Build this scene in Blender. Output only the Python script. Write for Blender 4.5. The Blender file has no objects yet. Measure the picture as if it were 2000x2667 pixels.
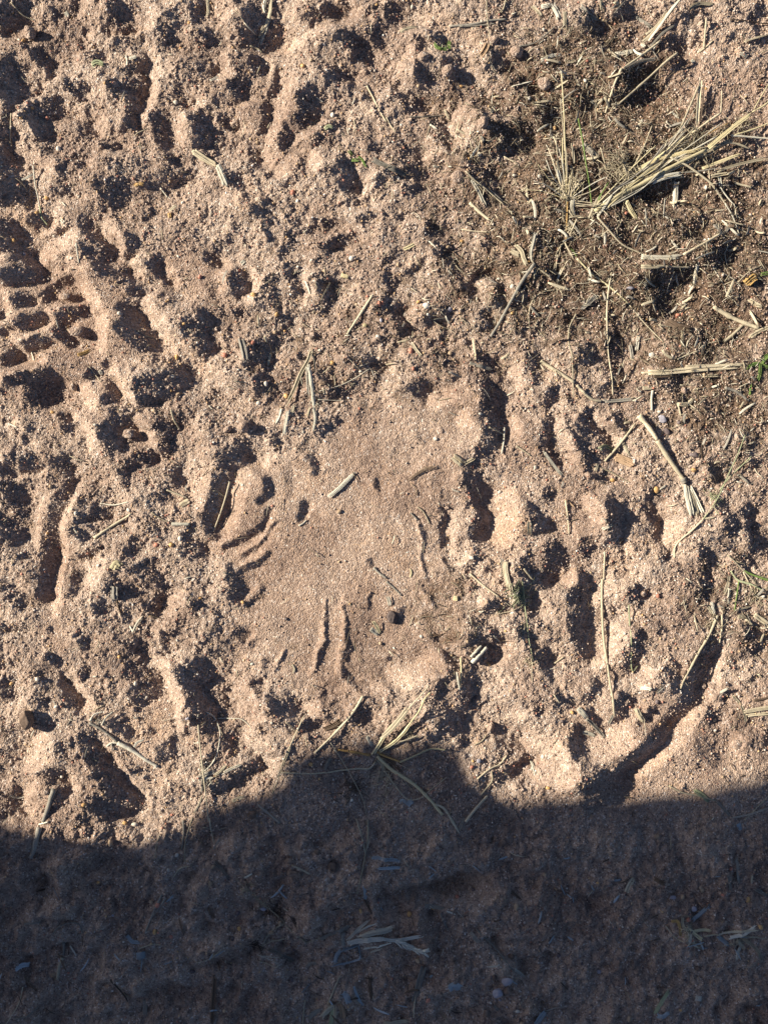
import bpy, bmesh, math, random
import numpy as np
from mathutils import Vector, Matrix

# ---------------------------------------------------------------- camera, sky, sun, exposure
SC = bpy.context.scene
PX = 0.0005                       # metres on the ground for one pixel of the 2000 x 2667 photograph
def WX(px): return (px-1000.0)*PX
def WY(py): return (1333.5-py)*PX
CAM_H = 1.30
cam_d = bpy.data.cameras.new('camera'); cam = bpy.data.objects.new('camera', cam_d)
SC.collection.objects.link(cam); SC.camera = cam
cam.location = (0, 0, CAM_H); cam.rotation_euler = (0, 0, 0)
cam_d.sensor_fit = 'VERTICAL'; cam_d.sensor_height = 24.0
cam_d.lens = 24.0*CAM_H/(2667*PX)
cam_d.clip_start = 0.01; cam_d.clip_end = 300

SUN_EL = math.radians(26); SUN_DN = math.radians(13)      # light travels right and 13 degrees down the picture
SUN_T = Vector((math.cos(SUN_DN)*math.cos(SUN_EL), -math.sin(SUN_DN)*math.cos(SUN_EL), -math.sin(SUN_EL)))
w = bpy.data.worlds.new('World'); SC.world = w; w.use_nodes = True
nt = w.node_tree; bg = nt.nodes['Background']
sky = nt.nodes.new('ShaderNodeTexSky'); sky.sky_type = 'NISHITA'; sky.sun_disc = False
sky.sun_elevation = SUN_EL
sky.sun_rotation = math.atan2(-SUN_T.x, -SUN_T.y)
sky.air_density = 0.5; sky.dust_density = 0.8; sky.ozone_density = 2.5
nt.links.new(sky.outputs[0], bg.inputs[0]); bg.inputs[1].default_value = 0.058
sd = bpy.data.lights.new('sun', 'SUN'); sun = bpy.data.objects.new('sun', sd); SC.collection.objects.link(sun)
sd.energy = 5.0; sd.angle = math.radians(0.5); sd.color = (1.0, 0.93, 0.79)
sun.rotation_euler = SUN_T.to_track_quat('-Z', 'Y').to_euler(); sun.location = (-3, 1, 3)
SC.view_settings.view_transform = 'Standard'; SC.view_settings.look = 'None'
SC.view_settings.gamma = 1; SC.view_settings.exposure = 1.08

# ---------------------------------------------------------------- helpers
RNG = np.random.RandomState(7); random.seed(7)
COL = SC.collection
def tag(o, label=None, cat=None, group=None, kind=None):
    if label: o['label'] = label
    if cat: o['category'] = cat
    if group: o['group'] = group
    if kind: o['kind'] = kind
    return o
def mesh_obj(name, verts, faces, mat, parent=None, smooth=True):
    me = bpy.data.meshes.new(name)
    verts = np.asarray(verts, dtype=np.float32)
    if isinstance(faces, np.ndarray):
        n, k = faces.shape
        me.vertices.add(len(verts)); me.vertices.foreach_set('co', verts.ravel())
        me.loops.add(n*k); me.loops.foreach_set('vertex_index', faces.astype(np.int32).ravel())
        me.polygons.add(n); me.polygons.foreach_set('loop_start', np.arange(0, n*k, k, dtype=np.int32))
        me.update(calc_edges=True)
    else:
        me.from_pydata([tuple(map(float, v)) for v in verts], [], faces)
        me.update()
    if smooth: me.polygons.foreach_set('use_smooth', np.ones(len(me.polygons), dtype=bool))
    me.materials.append(mat)
    o = bpy.data.objects.new(name, me); COL.objects.link(o)
    if parent: o.parent = parent
    return o

def mat_new(name, rough=0.9):
    m = bpy.data.materials.new(name); m.use_nodes = True
    b = m.node_tree.nodes['Principled BSDF']; b.inputs['Roughness'].default_value = rough
    b.inputs['Specular IOR Level'].default_value = 0.25
    return m, m.node_tree, b
def N(nt, t, **k):
    n = nt.nodes.new(t)
    for a, v in k.items(): setattr(n, a, v)
    return n
def ramp(nt, stops, interp='LINEAR'):
    r = nt.nodes.new('ShaderNodeValToRGB'); r.color_ramp.interpolation = interp
    e = r.color_ramp.elements
    while len(e) < len(stops): e.new(0.5)
    for i, (p, c) in enumerate(stops):
        e[i].position = p; e[i].color = (c[0], c[1], c[2], 1)
    return r
def mixc(nt, a, b, fac, mode='MIX'):
    m = nt.nodes.new('ShaderNodeMix'); m.data_type = 'RGBA'; m.blend_type = mode
    for sock, v in ((m.inputs[0], fac), (m.inputs[6], a), (m.inputs[7], b)):
        if hasattr(v, 'links') or hasattr(v, 'is_linked'): nt.links.new(v, sock)
        elif isinstance(v, (int, float)): sock.default_value = v
        else: sock.default_value = (v[0], v[1], v[2], 1)
    return m.outputs[2]

# ---------------------------------------------------------------- relief of the ground
STEP = 2.0
X0, X1, Y0, Y1 = -320, 2320, -320, 2990          # finely modelled area, photograph pixels
gx = np.arange(X0, X1+1, STEP); gy = np.arange(Y0, Y1+1, STEP)
NXg, NYg = len(gx), len(gy)
def smooth01(t): t = np.clip(t, 0, 1); return t*t*(3-2*t)
def fnoise(shape, beta_lo, beta_hi, power, seed):
    """band limited noise, wavelengths in photograph pixels"""
    r = np.random.RandomState(seed)
    f = np.fft.rfft2(r.standard_normal(shape))
    ky = np.fft.fftfreq(shape[0], STEP)[:, None]; kx = np.fft.rfftfreq(shape[1], STEP)[None, :]
    k = np.sqrt(kx*kx+ky*ky)+1e-9
    a = k**(-power)*(1-np.exp(-(k*beta_lo)**4))*np.exp(-(k*beta_hi)**2)
    o = np.fft.irfft2(f*a, s=shape); o -= o.mean(); return o/o.std()

def stroke(buf, pts, width, val):
    pts = np.array(pts, float)
    r = width/2; soft = 0.5*r+2.2
    x0 = pts[:, 0].min()-r-soft; x1 = pts[:, 0].max()+r+soft; y0 = pts[:, 1].min()-r-soft; y1 = pts[:, 1].max()+r+soft
    i0 = max(0, int((x0-X0)/STEP)); i1 = min(NXg, int((x1-X0)/STEP)+2)
    j0 = max(0, int((y0-Y0)/STEP)); j1 = min(NYg, int((y1-Y0)/STEP)+2)
    if i1 <= i0 or j1 <= j0: return
    XX, YY = np.meshgrid(gx[i0:i1], gy[j0:j1])
    XX = XX+WARPX[j0:j1, i0:i1]; YY = YY+WARPY[j0:j1, i0:i1]
    d = np.full(XX.shape, 1e9)
    if len(pts) == 1: d = np.hypot(XX-pts[0, 0], YY-pts[0, 1])
    for a, b in zip(pts[:-1], pts[1:]):
        ab = b-a; t = np.clip(((XX-a[0])*ab[0]+(YY-a[1])*ab[1])/(ab@ab+1e-9), 0, 1)
        d = np.minimum(d, np.hypot(XX-a[0]-t*ab[0], YY-a[1]-t*ab[1]))
    v = val*smooth01((r+soft*0.5-d)/soft)
    s = buf[j0:j1, i0:i1]; np.maximum(s, v, out=s)
STROKES = '''
T 0 0
D 110 0 120 100 80 190 40
D 60 430 90 470 130
D 60 640 50 640 90
D 130 1020 60 1010 130
D 90 40 260 120 200
D 90 260 290
D 110 280 430 320 500 400 540
D 70 700 260 710 380
D 80 1110 250
D 100 1480 170 1560 210
D 110 1400 270 1430 340
D 200 20 620 60 800
D 90 120 680 180 740
D 50 80 960 180 880 300 780 450 640
L 50 130 1000 260 870 380 750 500 640
L 80 170 1040 170 1250
D 200 50 1350 70 1500 50 1700
D 150 180 1600 200 1720
D 130 40 1150
D 130 590 740 700 760
D 110 960 760 1050 740
D 140 320 930 480 920
D 130 300 1020 380 1150
D 70 780 900 760 960
D 50 980 920
D 110 1240 540 1220 700 1170 850 1140 980
L 90 1340 480 1350 650 1300 800 1255 950 1245 1080
D 130 1100 1080 1190 1100
D 150 1360 1000 1380 1150
L 110 1560 980 1560 1200
L 120 880 1050
D 120 730 1060 750 1140
D 80 900 1240 1000 1250
L 160 300 1350 450 1450
D 60 700 1400 660 1500
D 60 540 1500 540 1560
L 60 780 1420 900 1360
d 110 960 1450 1080 1480 1280 1470
D 180 900 1600 1020 1620 950 1720
D 80 500 1650 600 1640
D 80 1440 1330 1480 1380
D 120 1500 1550 1600 1500
d 120 1540 760 1560 900
L 50 900 420 1000 340 1200 270 1350 250
d 50 960 440 1100 370 1250 310
D 80 780 500 880 430
d 60 1100 600 900 600
l 180 700 60 830 100
l 120 1250 60
l 120 120 320
T 1 0
L 180 240 60 300 110
D 120 430 60 520 150
D 140 500 260 480 340 600 360
D 80 720 200 700 320
D 120 60 60 40 180
D 120 60 330 180 330
L 150 850 130
D 110 1010 180 1080 120 1220 90
L 150 1400 120 1380 200
D 100 1580 60
L 100 1150 270 1000 310 850 400
D 100 1280 360 1400 360
D 90 1560 300 1600 360
D 120 1400 480 1520 500
D 130 1200 680 1330 660 1370 720
L 150 250 550 300 650
D 80 170 570 180 620
D 120 530 530 590 560
D 110 350 780 430 850
d 90 480 640 440 740
L 60 680 560 650 660
D 60 750 580 730 700 680 800
D 80 640 900 650 1040 610 1120
L 150 830 700 800 850 770 1000 700 1150
D 180 1010 830 1020 1000 960 1070
L 90 1150 1040 1000 1150 900 1230
D 70 780 1250 830 1130
D 150 60 1000 100 1200
D 100 250 980 290 1050
d 90 220 870 350 880
L 100 100 800 60 900
L 140 450 950 420 1080
L 200 650 1300 800 1400
D 80 940 1400
D 60 560 1360
D 60 680 1520
D 70 1090 1200 1060 1250
L 80 1090 1350 1060 1480
D 110 1340 1400 1330 1500
D 130 1330 1620 1400 1580 1390 1700
D 130 1530 1300 1600 1290
D 100 340 1520 430 1640
D 70 780 1580 850 1550
D 80 650 1750
L 80 1450 1500 1500 1640
D 90 1640 1500 1600 1600
D 60 20 1580
d 120 1200 1500
T 2 0
D 110 60 60 50 150
D 80 290 370 280 450
L 80 200 430 230 540
D 80 470 320 500 380
D 60 780 150
D 80 330 680 350 730 280 600
D 80 560 620 600 680
D 80 500 540 600 510 680 560
D 130 120 790 200 850 300 870
L 150 100 620 180 700
D 70 820 590 950 570 1080 590
D 90 940 520 990 480
D 120 1180 720 1250 760
D 100 1350 900 1400 1000
d 200 1400 500 1550 650 1600 400
L 180 700 950 650 1100 640 1200
D 110 400 1030 500 1000 530 1150 530 1250
D 70 880 1080
D 190 1000 1150 1150 1130 1230 1180 1100 1230
L 80 1330 1180 1260 1260
D 150 1000 1300 1050 1270
d 150 60 1350 200 1330 300 1320 200 1420
L 120 380 1230 400 1330
D 130 740 1400 760 1490 830 1520
D 160 1420 1500 1430 1640
D 120 40 1520 100 1530
D 80 250 1650 300 1640
l 120 640 1560
l 120 1000 1520
T 3 0
D 120 80 200 200 280
D 90 350 150 450 60
D 110 360 300 480 290
D 160 820 340 900 400
D 120 860 540 900 480
D 160 450 680 600 640 560 740 450 800
D 130 360 830 500 780
D 100 570 850 520 920
D 100 50 830 80 900
l 120 1000 440 1150 420
D 80 620 1110
d 60 1280 300 1350 320
D 130 1500 120 1600 60
D 90 440 1380
D 120 750 1600 930 1560
D 120 600 1680 300 1600
D 80 1250 1620 1400 1650
T 0 1
D 170 60 180 180 230
D 150 300 120 350 160
L 50 150 110 230 190 250 280
L 70 450 60 450 180 350 230
D 90 510 220
D 150 60 330 120 420
D 90 230 400 260 480
D 190 110 620 180 650 320 620
L 70 0 480 80 440
L 50 0 560 10 650
L 180 380 440 450 360 600 300
l 150 450 520
L 50 0 740 170 720 350 690 500 600 600 540
D 110 430 670 560 620
D 110 150 830 260 830
L 40 200 920 320 880 350 820
D 100 440 740 380 800
L 60 490 770
D 80 610 790 650 790
L 55 420 900 560 860 700 840
D 120 540 980 620 930 710 930
D 110 500 1060 540 1150 600 1180
L 50 610 1080 650 1040
D 80 730 1110
L 55 440 950 400 1050 300 1120 200 1150
D 110 200 1020 330 1000 370 980
L 60 60 820 90 900 70 1010 0 1030
D 80 10 960
D 80 30 1100
D 120 250 1210 350 1180 400 1200
L 50 90 1130 180 1220 200 1300
D 100 90 1320 150 1310
L 60 180 1360 300 1330 430 1250
L 100 0 1480 120 1440 250 1400 380 1340
L 140 700 600 740 720 830 850 880 950 900 1100 880 1200
L 90 650 560 620 480
D 120 800 250 880 330 940 430
d 150 780 380 860 460
D 120 860 540 970 590 1130 620
L 110 900 170 1000 280 1040 420
D 110 1100 400 1150 320
L 120 1180 480 1200 580
D 110 1340 480 1380 580 1430 650
L 110 1450 560 1520 660
D 110 1150 640 1160 740
D 140 1080 900 1170 1000 1260 1100
D 160 1080 1060 1200 1160 1330 1190
L 150 1280 850 1350 1000 1430 1130
d 130 1530 760 1450 800
D 130 1630 1040 1640 1130
D 90 1260 90 1300 50
D 100 700 120 750 150
D 80 880 40
D 45 840 930
D 160 260 1520 420 1500 300 1600
D 140 330 1670 430 1640
D 110 110 1540
D 190 1250 1600 1400 1500 1550 1480
D 140 1450 1600 1250 1640
L 90 1000 1430 1060 1560 1150 1700
D 100 960 1540 1000 1640 910 1700
D 100 780 1470
D 60 920 1370
L 120 720 1600 800 1700
l 120 1150 1400
D 60 1160 1410
D 80 30 1640
T 1 1
D 120 560 50 680 130
D 90 680 290
D 80 880 170 950 200 1000 210
D 80 1060 150 1190 160
D 60 830 250
D 120 1350 290 1250 300 1180 370
D 60 1110 460
D 90 1540 90 1450 140
D 110 130 450 170 470
d 120 250 380
D 140 400 620 430 760
L 90 550 580 550 700 500 840
L 110 270 520 260 700
D 160 1120 640 1160 760 1120 880
L 70 1000 600 1010 760
D 80 830 620
D 60 940 760
d 100 700 760 640 700
D 150 80 980 100 1100 120 1230
D 110 20 1000
D 70 240 940
D 70 360 930
L 110 220 1140 230 1250
D 100 490 1180 580 1240 650 1350
D 80 560 1300 470 1400
D 70 700 1130 690 1200
D 80 820 1020
D 70 1090 1120 1000 1150
D 140 1600 920 1640 860
D 120 600 1500 660 1600
D 100 1100 1450 1180 1540 1250 1600
D 120 1150 1640 1250 1620
D 110 1380 1370 1500 1360 1620 1400
D 70 960 1280
D 70 850 1340
L 160 200 1500 100 1400
D 60 140 1530
D 80 1640 1180
D 50 340 1440
T 2 1
D 70 150 130
D 100 370 190 420 210
D 80 880 280 880 370
D 80 460 400 540 440 620 500
D 90 250 520 300 510 220 570
d 90 560 300 500 370
D 120 820 560 900 520
D 100 980 680 990 780
D 90 740 760 700 700
D 90 60 650 20 690
D 90 1050 500
D 60 1130 520
D 100 960 840 1000 880
L 120 1110 660 1080 780
L 110 850 700 860 800
L 90 250 860 240 1000
D 110 130 880 130 1000 160 1100
D 80 350 800
D 80 500 920 540 940
D 90 870 940 870 1060
D 130 1150 850 1200 800
d 170 1200 700 1350 720
D 140 1350 280 1450 330
D 120 1500 600 1400 560
D 90 500 1120
D 100 820 1300 900 1340
D 90 620 1480
D 80 480 1380
D 80 380 980
D 150 870 1560 880 1650 940 1640 930 1772
D 100 1440 1600 1430 1720
D 110 1620 1700
D 90 200 1600 350 1580
D 90 1240 1340 1330 1330
d 200 1200 1000 1350 1000 1500 980
L 150 560 1650 450 1700
L 120 1120 1430 1180 1560
d 150 1400 850
T 3 1
D 120 1000 250 800 200
D 110 1100 100
D 170 600 640 780 620 900 600
D 150 700 820 800 850
D 120 600 970 700 940
D 130 1200 420 1300 330 1250 480
D 140 60 1260 100 1330
l 110 160 1400 200 1500
D 100 1100 1140 1050 1170
D 110 700 1460 900 1480
D 140 800 1540 900 1650
d 200 450 300 350 180
D 90 1080 1300
l 180 1130 1620
l 180 1600 80
T 0 2
D 100 560 60 600 130
D 150 500 450 540 520
D 120 560 400
L 90 120 80
L 80 660 60 760 140 830 250 890 360
D 120 1000 60 1080 80 1000 130 920 180
D 120 930 230 1000 270 1060 330
D 110 1160 210
L 55 1040 210 1090 165
L 90 1170 70 1270 180 1350 330
D 120 1380 120 1480 160
D 110 1440 270 1440 380
D 110 1220 380 1290 400
D 90 1130 440 1080 530 1110 640
D 130 250 440 330 470 240 500
D 120 90 400 60 470 60 540
L 70 20 400 80 350
L 50 0 600 200 580 380 540
D 150 60 640 80 720 170 740
D 70 250 640
D 110 640 590 590 700
D 130 530 760 480 880 450 1000 420 1100
D 140 420 1150 430 1300 410 1450 390 1600
L 90 700 640 650 750 580 870 560 960 545 1100 535 1250 515 1400 495 1550 485 1750
l 80 340 780 330 900 280 1050 310 1200
D 80 20 900 30 980
D 80 200 870
D 70 180 1250
D 100 130 1100 60 1080
D 90 690 770 710 830
D 100 680 950 780 920 900 880
D 90 640 1030 740 1080
D 60 690 1250 850 1190
D 90 1160 1100 1140 1200 1110 1240
D 90 650 1450 660 1560
D 70 600 1600
D 110 1200 1380 1280 1330
L 150 850 1320 800 1500
D 140 1360 1440 1400 1480
D 90 960 1540 1080 1540
D 120 820 1700 880 1680
D 140 1380 1650 1300 1700
D 110 1620 1220 1620 1030
L 120 1450 1720 1570 1600
d 110 1350 720 1480 780
d 130 1500 560 1560 620
d 120 60 1560 200 1660
T 1 2
D 150 400 330 440 420 330 450 260 420
D 90 350 560 340 640
D 150 230 620 220 760 190 900 180 1000
D 60 300 720 270 850 240 960
D 90 120 920 190 1080
L 150 450 560 420 700 370 850 330 980
l 80 560 600
L 60 240 1150 320 1110
D 60 270 1190 350 1150 430 1100 540 1060 620 970 670 860
L 40 715 880 685 980 600 1090 480 1180 380 1240
D 40 730 960 660 1080 540 1200 430 1270
L 30 750 980 690 1080 580 1200
D 60 660 1240 540 1330 400 1400
L 40 640 1200 520 1280 420 1340
D 140 360 1480 420 1540 350 1590
D 60 330 1360
D 70 600 1540 530 1620 470 1680
L 40 570 1530 460 1640
D 110 40 1180 70 1250
D 80 160 1520
D 90 20 1680
D 80 470 80 560 170
D 90 720 200 740 270
D 100 1130 170 1220 100
D 70 1000 400 1050 430 1060 540
d 80 820 500 840 620 830 740
D 80 640 600 660 720 600 780
L 90 690 400 620 470
D 70 960 820 930 930
L 35 1045 800 1005 920
D 30 820 1125
L 25 1145 1640 1135 1772
D 30 1165 1650 1160 1772
L 25 1305 1600 1305 1772
D 30 1330 1700 1330 1772
D 45 1560 1350 1540 1300
l 200 50 130 60 700
L 100 60 820
D 30 1540 1580 1540 1720
D 40 1590 600 1610 680
T 2 2
D 200 900 0 920 180 900 270
D 150 860 360 760 380
D 150 740 480 720 620 800 700
D 150 800 820 830 950 800 1080
D 90 880 880 880 1000
D 110 780 1200 770 1330
L 220 1050 780 1060 930 1040 1080
D 120 1270 860 1320 980 1390 1000
D 60 500 850 500 1000 495 1150
D 50 530 1280 570 1380
L 90 595 900 585 1050 600 1180 650 1300
D 40 290 950 350 1080 330 1270 360 1400 370 1480
L 30 270 960 320 1100 300 1270 330 1400
D 40 330 1540 380 1610 440 1690
L 35 310 1560 360 1640
L 120 690 120 700 40
L 110 1120 100 1150 250
D 90 1420 60 1400 180 1380 270
D 80 1430 380 1490 480
L 90 1510 120 1570 260 1610 420
D 60 1180 240
D 50 1090 340
D 90 1430 740 1400 700
D 220 1460 1230 1480 1330 1420 1430
L 120 1610 1400 1550 1520
D 140 1150 1350 1230 1400
D 140 1180 1560 1150 1680 1240 1640
D 120 900 1700 1000 1680
D 200 1640 1650
D 60 390 1620 440 1690
L 50 350 1600 400 1690
D 80 1640 300 1600 180
l 150 1350 1620
D 80 150 1740
L 60 820 1650 800 1600
T 3 2
D 140 60 60 100 140 200 220 270 300
D 110 60 260 100 380 90 480
L 110 180 60 300 150 350 230
D 90 330 60 400 130
D 90 270 600 200 560
D 140 300 820 320 930 360 1020 330 1100
L 120 100 800 180 950
L 110 460 1000 440 1180
D 90 620 700 640 830 680 950 710 1080 750 1200
L 160 800 850 850 950 800 1080
D 150 1240 850 1300 1000
D 130 1480 850 1500 1000 1520 1150
D 90 1180 560 1150 500
D 120 80 1150 60 1200
D 150 60 1480 60 1600 70 1772
L 120 300 1500 180 1620
l 120 350 1620
D 130 510 1560 520 1650
D 80 600 1580
D 140 1080 1250 1130 1350
D 140 1080 1600 1120 1480
D 80 740 1270
d 120 1480 1280 1200 1150
T 0 3
D 80 30 110 80 100
D 60 440 130
D 90 690 190 730 260
D 80 20 370 40 440
D 90 440 360 500 410
D 150 60 600 100 670
D 150 560 580 600 680 600 760
L 100 600 520 680 640 740 740 750 830
D 130 1120 250 1170 280 1200 350
D 100 730 480 720 530
D 90 930 530
D 220 1180 520 1250 560 1200 680 1320 600
L 120 1400 60 1360 130
L 130 1400 430 1460 600 1540 700 1570 830 1560 930
D 60 1440 170 1500 170
D 100 1420 300
D 130 1560 480 1645 560 1650 700
D 120 1650 900
D 110 1050 950 1100 1000
D 180 760 1080 830 1200 900 1330 960 1450 1050 1560 1130 1650
D 150 830 1620 900 1700 1050 1700
L 90 890 1080 990 1240 1090 1380 1190 1520 1270 1600
L 200 300 1250 400 1100
D 130 440 1380 540 1380 560 1480 540 1600
D 90 350 1370
D 70 540 1130
L 120 300 1480 220 1600 300 1700
D 110 120 1550 60 1640 60 1700
D 60 200 1740
L 120 630 1350 670 1500
D 90 1380 1140 1500 1180 1400 1240
D 90 1490 1090
D 80 1320 1000
D 80 1600 1010
D 80 1280 1400
D 60 1150 1340
D 70 310 740 390 750
T 1 3
D 110 430 140 430 200
D 60 550 210 500 280
L 40 520 180 460 260
D 45 640 390 610 450
D 40 810 330 770 410 730 480
L 35 785 320 700 470
D 34 1165 0 1150 150 1165 230 1120 330 1060 480
D 46 1160 250 1100 350 1065 470
L 40 1120 60 1110 220 1060 340 1030 500
D 38 1335 0 1340 120 1345 240 1320 350 1290 460
D 44 1380 270 1350 420
L 35 1300 0 1305 180 1270 300 1240 470
D 110 120 520 80 450
D 120 20 430
D 130 40 650 60 780 140 840 100 950
D 110 290 690 290 740
L 200 400 680 480 780 580 850
L 120 150 640
D 60 540 580 540 620
D 80 680 740 690 800
d 110 780 850 840 840 870 720
d 90 1140 750 1130 660
D 60 1310 500 1450 640 1500 580
L 140 980 830 1050 800
l 250 1550 650 1350 680
D 90 930 930 1000 930 1080 920
D 90 1550 740 1450 830 1420 900
D 110 320 1160
D 110 560 1300 450 1350 300 1450 200 1500
L 200 500 1050 650 1180 700 1280
D 80 130 1250
D 80 580 1000
T 2 3
D 60 420 160 450 210
D 190 830 80 900 160 780 260 860 330
D 130 1130 60 1170 140
D 90 970 330
L 150 1090 280 1010 400 960 480
L 200 420 420 250 560 100 520
D 110 540 390 560 470 510 530
D 60 50 390
D 130 740 560 730 660 700 740
D 80 500 620 430 680
D 110 1200 180 1330 350 1420 360
D 110 1380 450
l 250 900 780 1000 650 1150 800
D 90 1130 660 1230 730 1300 800
D 150 1640 60 1640 120
D 100 1500 780 1600 740
D 140 480 980 650 900 400 1050
D 80 1000 1380 1150 1300 1250 1260
D 80 1100 1380
L 250 1450 1200 1550 1350 1350 1350
D 130 1640 980 1630 1150
L 180 1300 1100
D 80 1480 200
l 150 600 60 580 250
d 130 350 950
T 3 3
D 180 50 60 60 200 80 300
D 120 540 200 500 250 480 400 460 470
D 80 720 100 740 140
L 120 340 100 330 300 200 400
D 120 800 520 850 450 820 620
D 170 1130 300 1050 450 1000 620 930 780 830 920 700 1050 560 1180 420 1320 330 1420
D 120 1200 200 1140 500 1030 750
L 110 1290 330 1230 520 1150 700 1060 860 970 970 870 1090 750 1200 610 1310 510 1390
L 150 620 500 560 560
D 130 430 720 370 760 360 880
D 100 100 850 160 900
D 80 650 820 560 920
D 110 1100 900 1190 870
d 150 1080 1130 1150 1180 1200 1250
D 150 1500 330 1600 230 1480 170
D 70 1510 560
D 90 1300 700
L 180 1400 1100
D 60 1470 1140
D 120 1640 1080
D 160 50 1450 200 1400 350 1480 300 1580 100 1620
L 200 200 1150 400 1050
D 90 60 750 150 600
T 0 4
D 150 250 450 300 560
D 120 700 400 800 350
D 110 650 780
d 200 1400 300 1500 400
D 60 920 900
D 150 150 1250 200 1400
D 130 1250 1480
L 200 450 400 450 700
T 1 4
D 170 520 1060 400 1150 250 1160
D 110 100 950
D 150 1580 620 1620 750
D 120 800 1250 850 1350
D 150 1000 1600
L 200 250 250
l 300 850 850
D 90 1350 650
T 2 4
D 150 150 600 350 600 600 560
d 120 700 500 900 380 1250 300
D 150 350 850 400 1100
D 110 850 1050 1000 1150 1150 1350
L 200 700 650 900 620
D 120 1380 1200
l 250 500 1300
D 130 1300 1650
'''
SH = (NYg, NXg)
XXg, YYg = np.meshgrid(gx, gy)
def blob(cx, cy, rx, ry): return np.exp(-(((XXg-cx)/rx)**2+((YYg-cy)/ry)**2)**1.5)
def poly_mask(P, blur):
    P = np.array(P, float); m = np.zeros(SH)
    for a, b in zip(P, np.roll(P, -1, 0)):
        if a[1] == b[1]: continue
        lo, hi = min(a[1], b[1]), max(a[1], b[1]); xi = a[0]+(YYg-a[1])/(b[1]-a[1])*(b[0]-a[0])
        m += ((YYg >= lo) & (YYg < hi) & (XXg < xi))
    m = (m % 2); k2 = np.fft.fftfreq(SH[0], STEP)[:, None]**2+np.fft.rfftfreq(SH[1], STEP)[None, :]**2
    return np.fft.irfft2(np.fft.rfft2(m)*np.exp(-2*(np.pi*blur)**2*k2), s=SH)
FOOT = [(x*1.2055, y*1.2055) for x, y in [(490, 1150), (470, 1060), (530, 990), (600, 1000), (690, 960), (760, 880), (880, 840), (1000, 830), (1050, 860), (1030, 960), (985, 1010), (950, 1100), (975, 1240), (1000, 1330), (950, 1440), (850, 1490), (700, 1510), (580, 1470), (520, 1390), (500, 1290)]]
foot = np.clip(poly_mask(FOOT, 16), 0, 1)
smoothA = np.clip(foot*(.78+.22*blob(900, 1500, 260, 300))+blob(850, 1480, 200, 200)*.3+blob(80, 780, 230, 230)+.7*blob(155, 1450, 60, 330)+.7*blob(640, 1360, 110, 100)+.8*blob(1800, 2010, 160, 80)+.7*blob(1790, 1760, 50, 200)+.7*blob(1660, 1960, 120, 120)+.6*blob(330, 870, 90, 90)+.6*blob(80, 2000, 60, 120)+.6*blob(400, 1900, 90, 160)+.6*blob(1350, 1200, 50, 160)+0.8*blob(250, 860, 90, 200)+.9*blob(1310, 1330, 60, 90)+.7*blob(480, 700, 90, 60)+.6*blob(230, 1000, 60, 120)+.6*blob(1540, 1750, 60, 200)+.6*blob(1480, 1350, 60, 160)+.6*blob(700, 150, 60, 60)+.5*blob(1700, 1900, 200, 80)+.5*blob(560, 750, 60, 80)
                  + .8*blob(590, 1290, 120, 90)+.7*blob(150, 1560, 40, 200)+.5*blob(700, 300, 60, 100)+.5*blob(1800, 250, 160, 120)+.6*blob(1750, 2050, 140, 100), 0, 1)
litter = np.clip(blob(1720, 640, 370, 330)+.8*blob(1560, 220, 220, 200)+.6*blob(1900, 1050, 200, 200)+.55*blob(1330, 470, 260, 350)
                 + .5*blob(1900, 1560, 130, 170)+.3*blob(1000, 880, 400, 200)+.5*blob(1160, 1580, 120, 110), 0, 1)
shaded = smooth01((YYg-2090)/120)
WARPX = fnoise(SH, 100, 14, 1.6, 11)*5.0+fnoise(SH, 36, 6, 1.2, 13)*3.2; WARPY = fnoise(SH, 100, 14, 1.6, 12)*5.0+fnoise(SH, 36, 6, 1.2, 14)*3.2
WARPX *= 1-.6*smoothA; WARPY *= 1-.6*smoothA
Db = np.zeros(SH); Lb = np.zeros(SH)
def tile_origin(c, r): return 500*c, (534*r if r < 4 else 2133)
ZS = 500/1659.0
c0, r0 = 0, 0
for ln in STROKES.strip().splitlines():
    q = ln.split()
    if q[0] == 'T': c0, r0 = tile_origin(int(q[1]), int(q[2])); continue
    v = list(map(float, q[1:])); pts = [(c0+v[i]*ZS, r0+v[i+1]*ZS) for i in range(1, len(v)-1, 2)]
    stroke(Db if q[0] in 'Dd' else Lb, pts, v[0]*ZS, 1.0 if q[0] in 'DL' else 0.5)
# beyond the frame: relief of the same kind
rr = np.random.RandomState(3)
for k in range(520):
    x, y = rr.uniform(X0, X1), rr.uniform(Y0, Y1)
    if -25 < x < 2025 and -25 < y < 2692: continue
    a = rr.normal(1.35, 0.5); l = rr.uniform(10, 60)
    stroke(Db if k % 2 else Lb, [(x, y), (x+l*math.cos(a), y+l*math.sin(a))], rr.uniform(16, 50), rr.uniform(.5, 1))

B = Lb*1.1-Db*1.10*(1+.16*fnoise(SH, 70, 9, 1.0, 22)*(1-smoothA))
B *= 1-.2*foot
Bn = B+0.15*fnoise(SH, 200, 16, 1.2, 21)*(1-smoothA*.8)*(1-np.clip(np.abs(B), 0, 1)*.6)
# height whose slope along the light follows B (light falls on rises, shade in drops), kept level over large distances
ky = 2*np.pi*np.fft.fftfreq(SH[0], STEP)[:, None]; kx = 2*np.pi*np.fft.rfftfreq(SH[1], STEP)[None, :]
ks = kx*math.cos(SUN_DN)+ky*math.sin(SUN_DN); kt = -kx*math.sin(SUN_DN)+ky*math.cos(SUN_DN)
F = np.fft.rfft2(Bn)
den = ks**2+0.035*kt**2+(1/110.0)**2*0.45
H = np.fft.irfft2(F*(-1j*ks)/den, s=SH)
H *= 0.63
H *= 1+.5*shaded
H += fnoise(SH, 420, 60, 1.6, 30)*5.0*(1-.6*smoothA)
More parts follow.
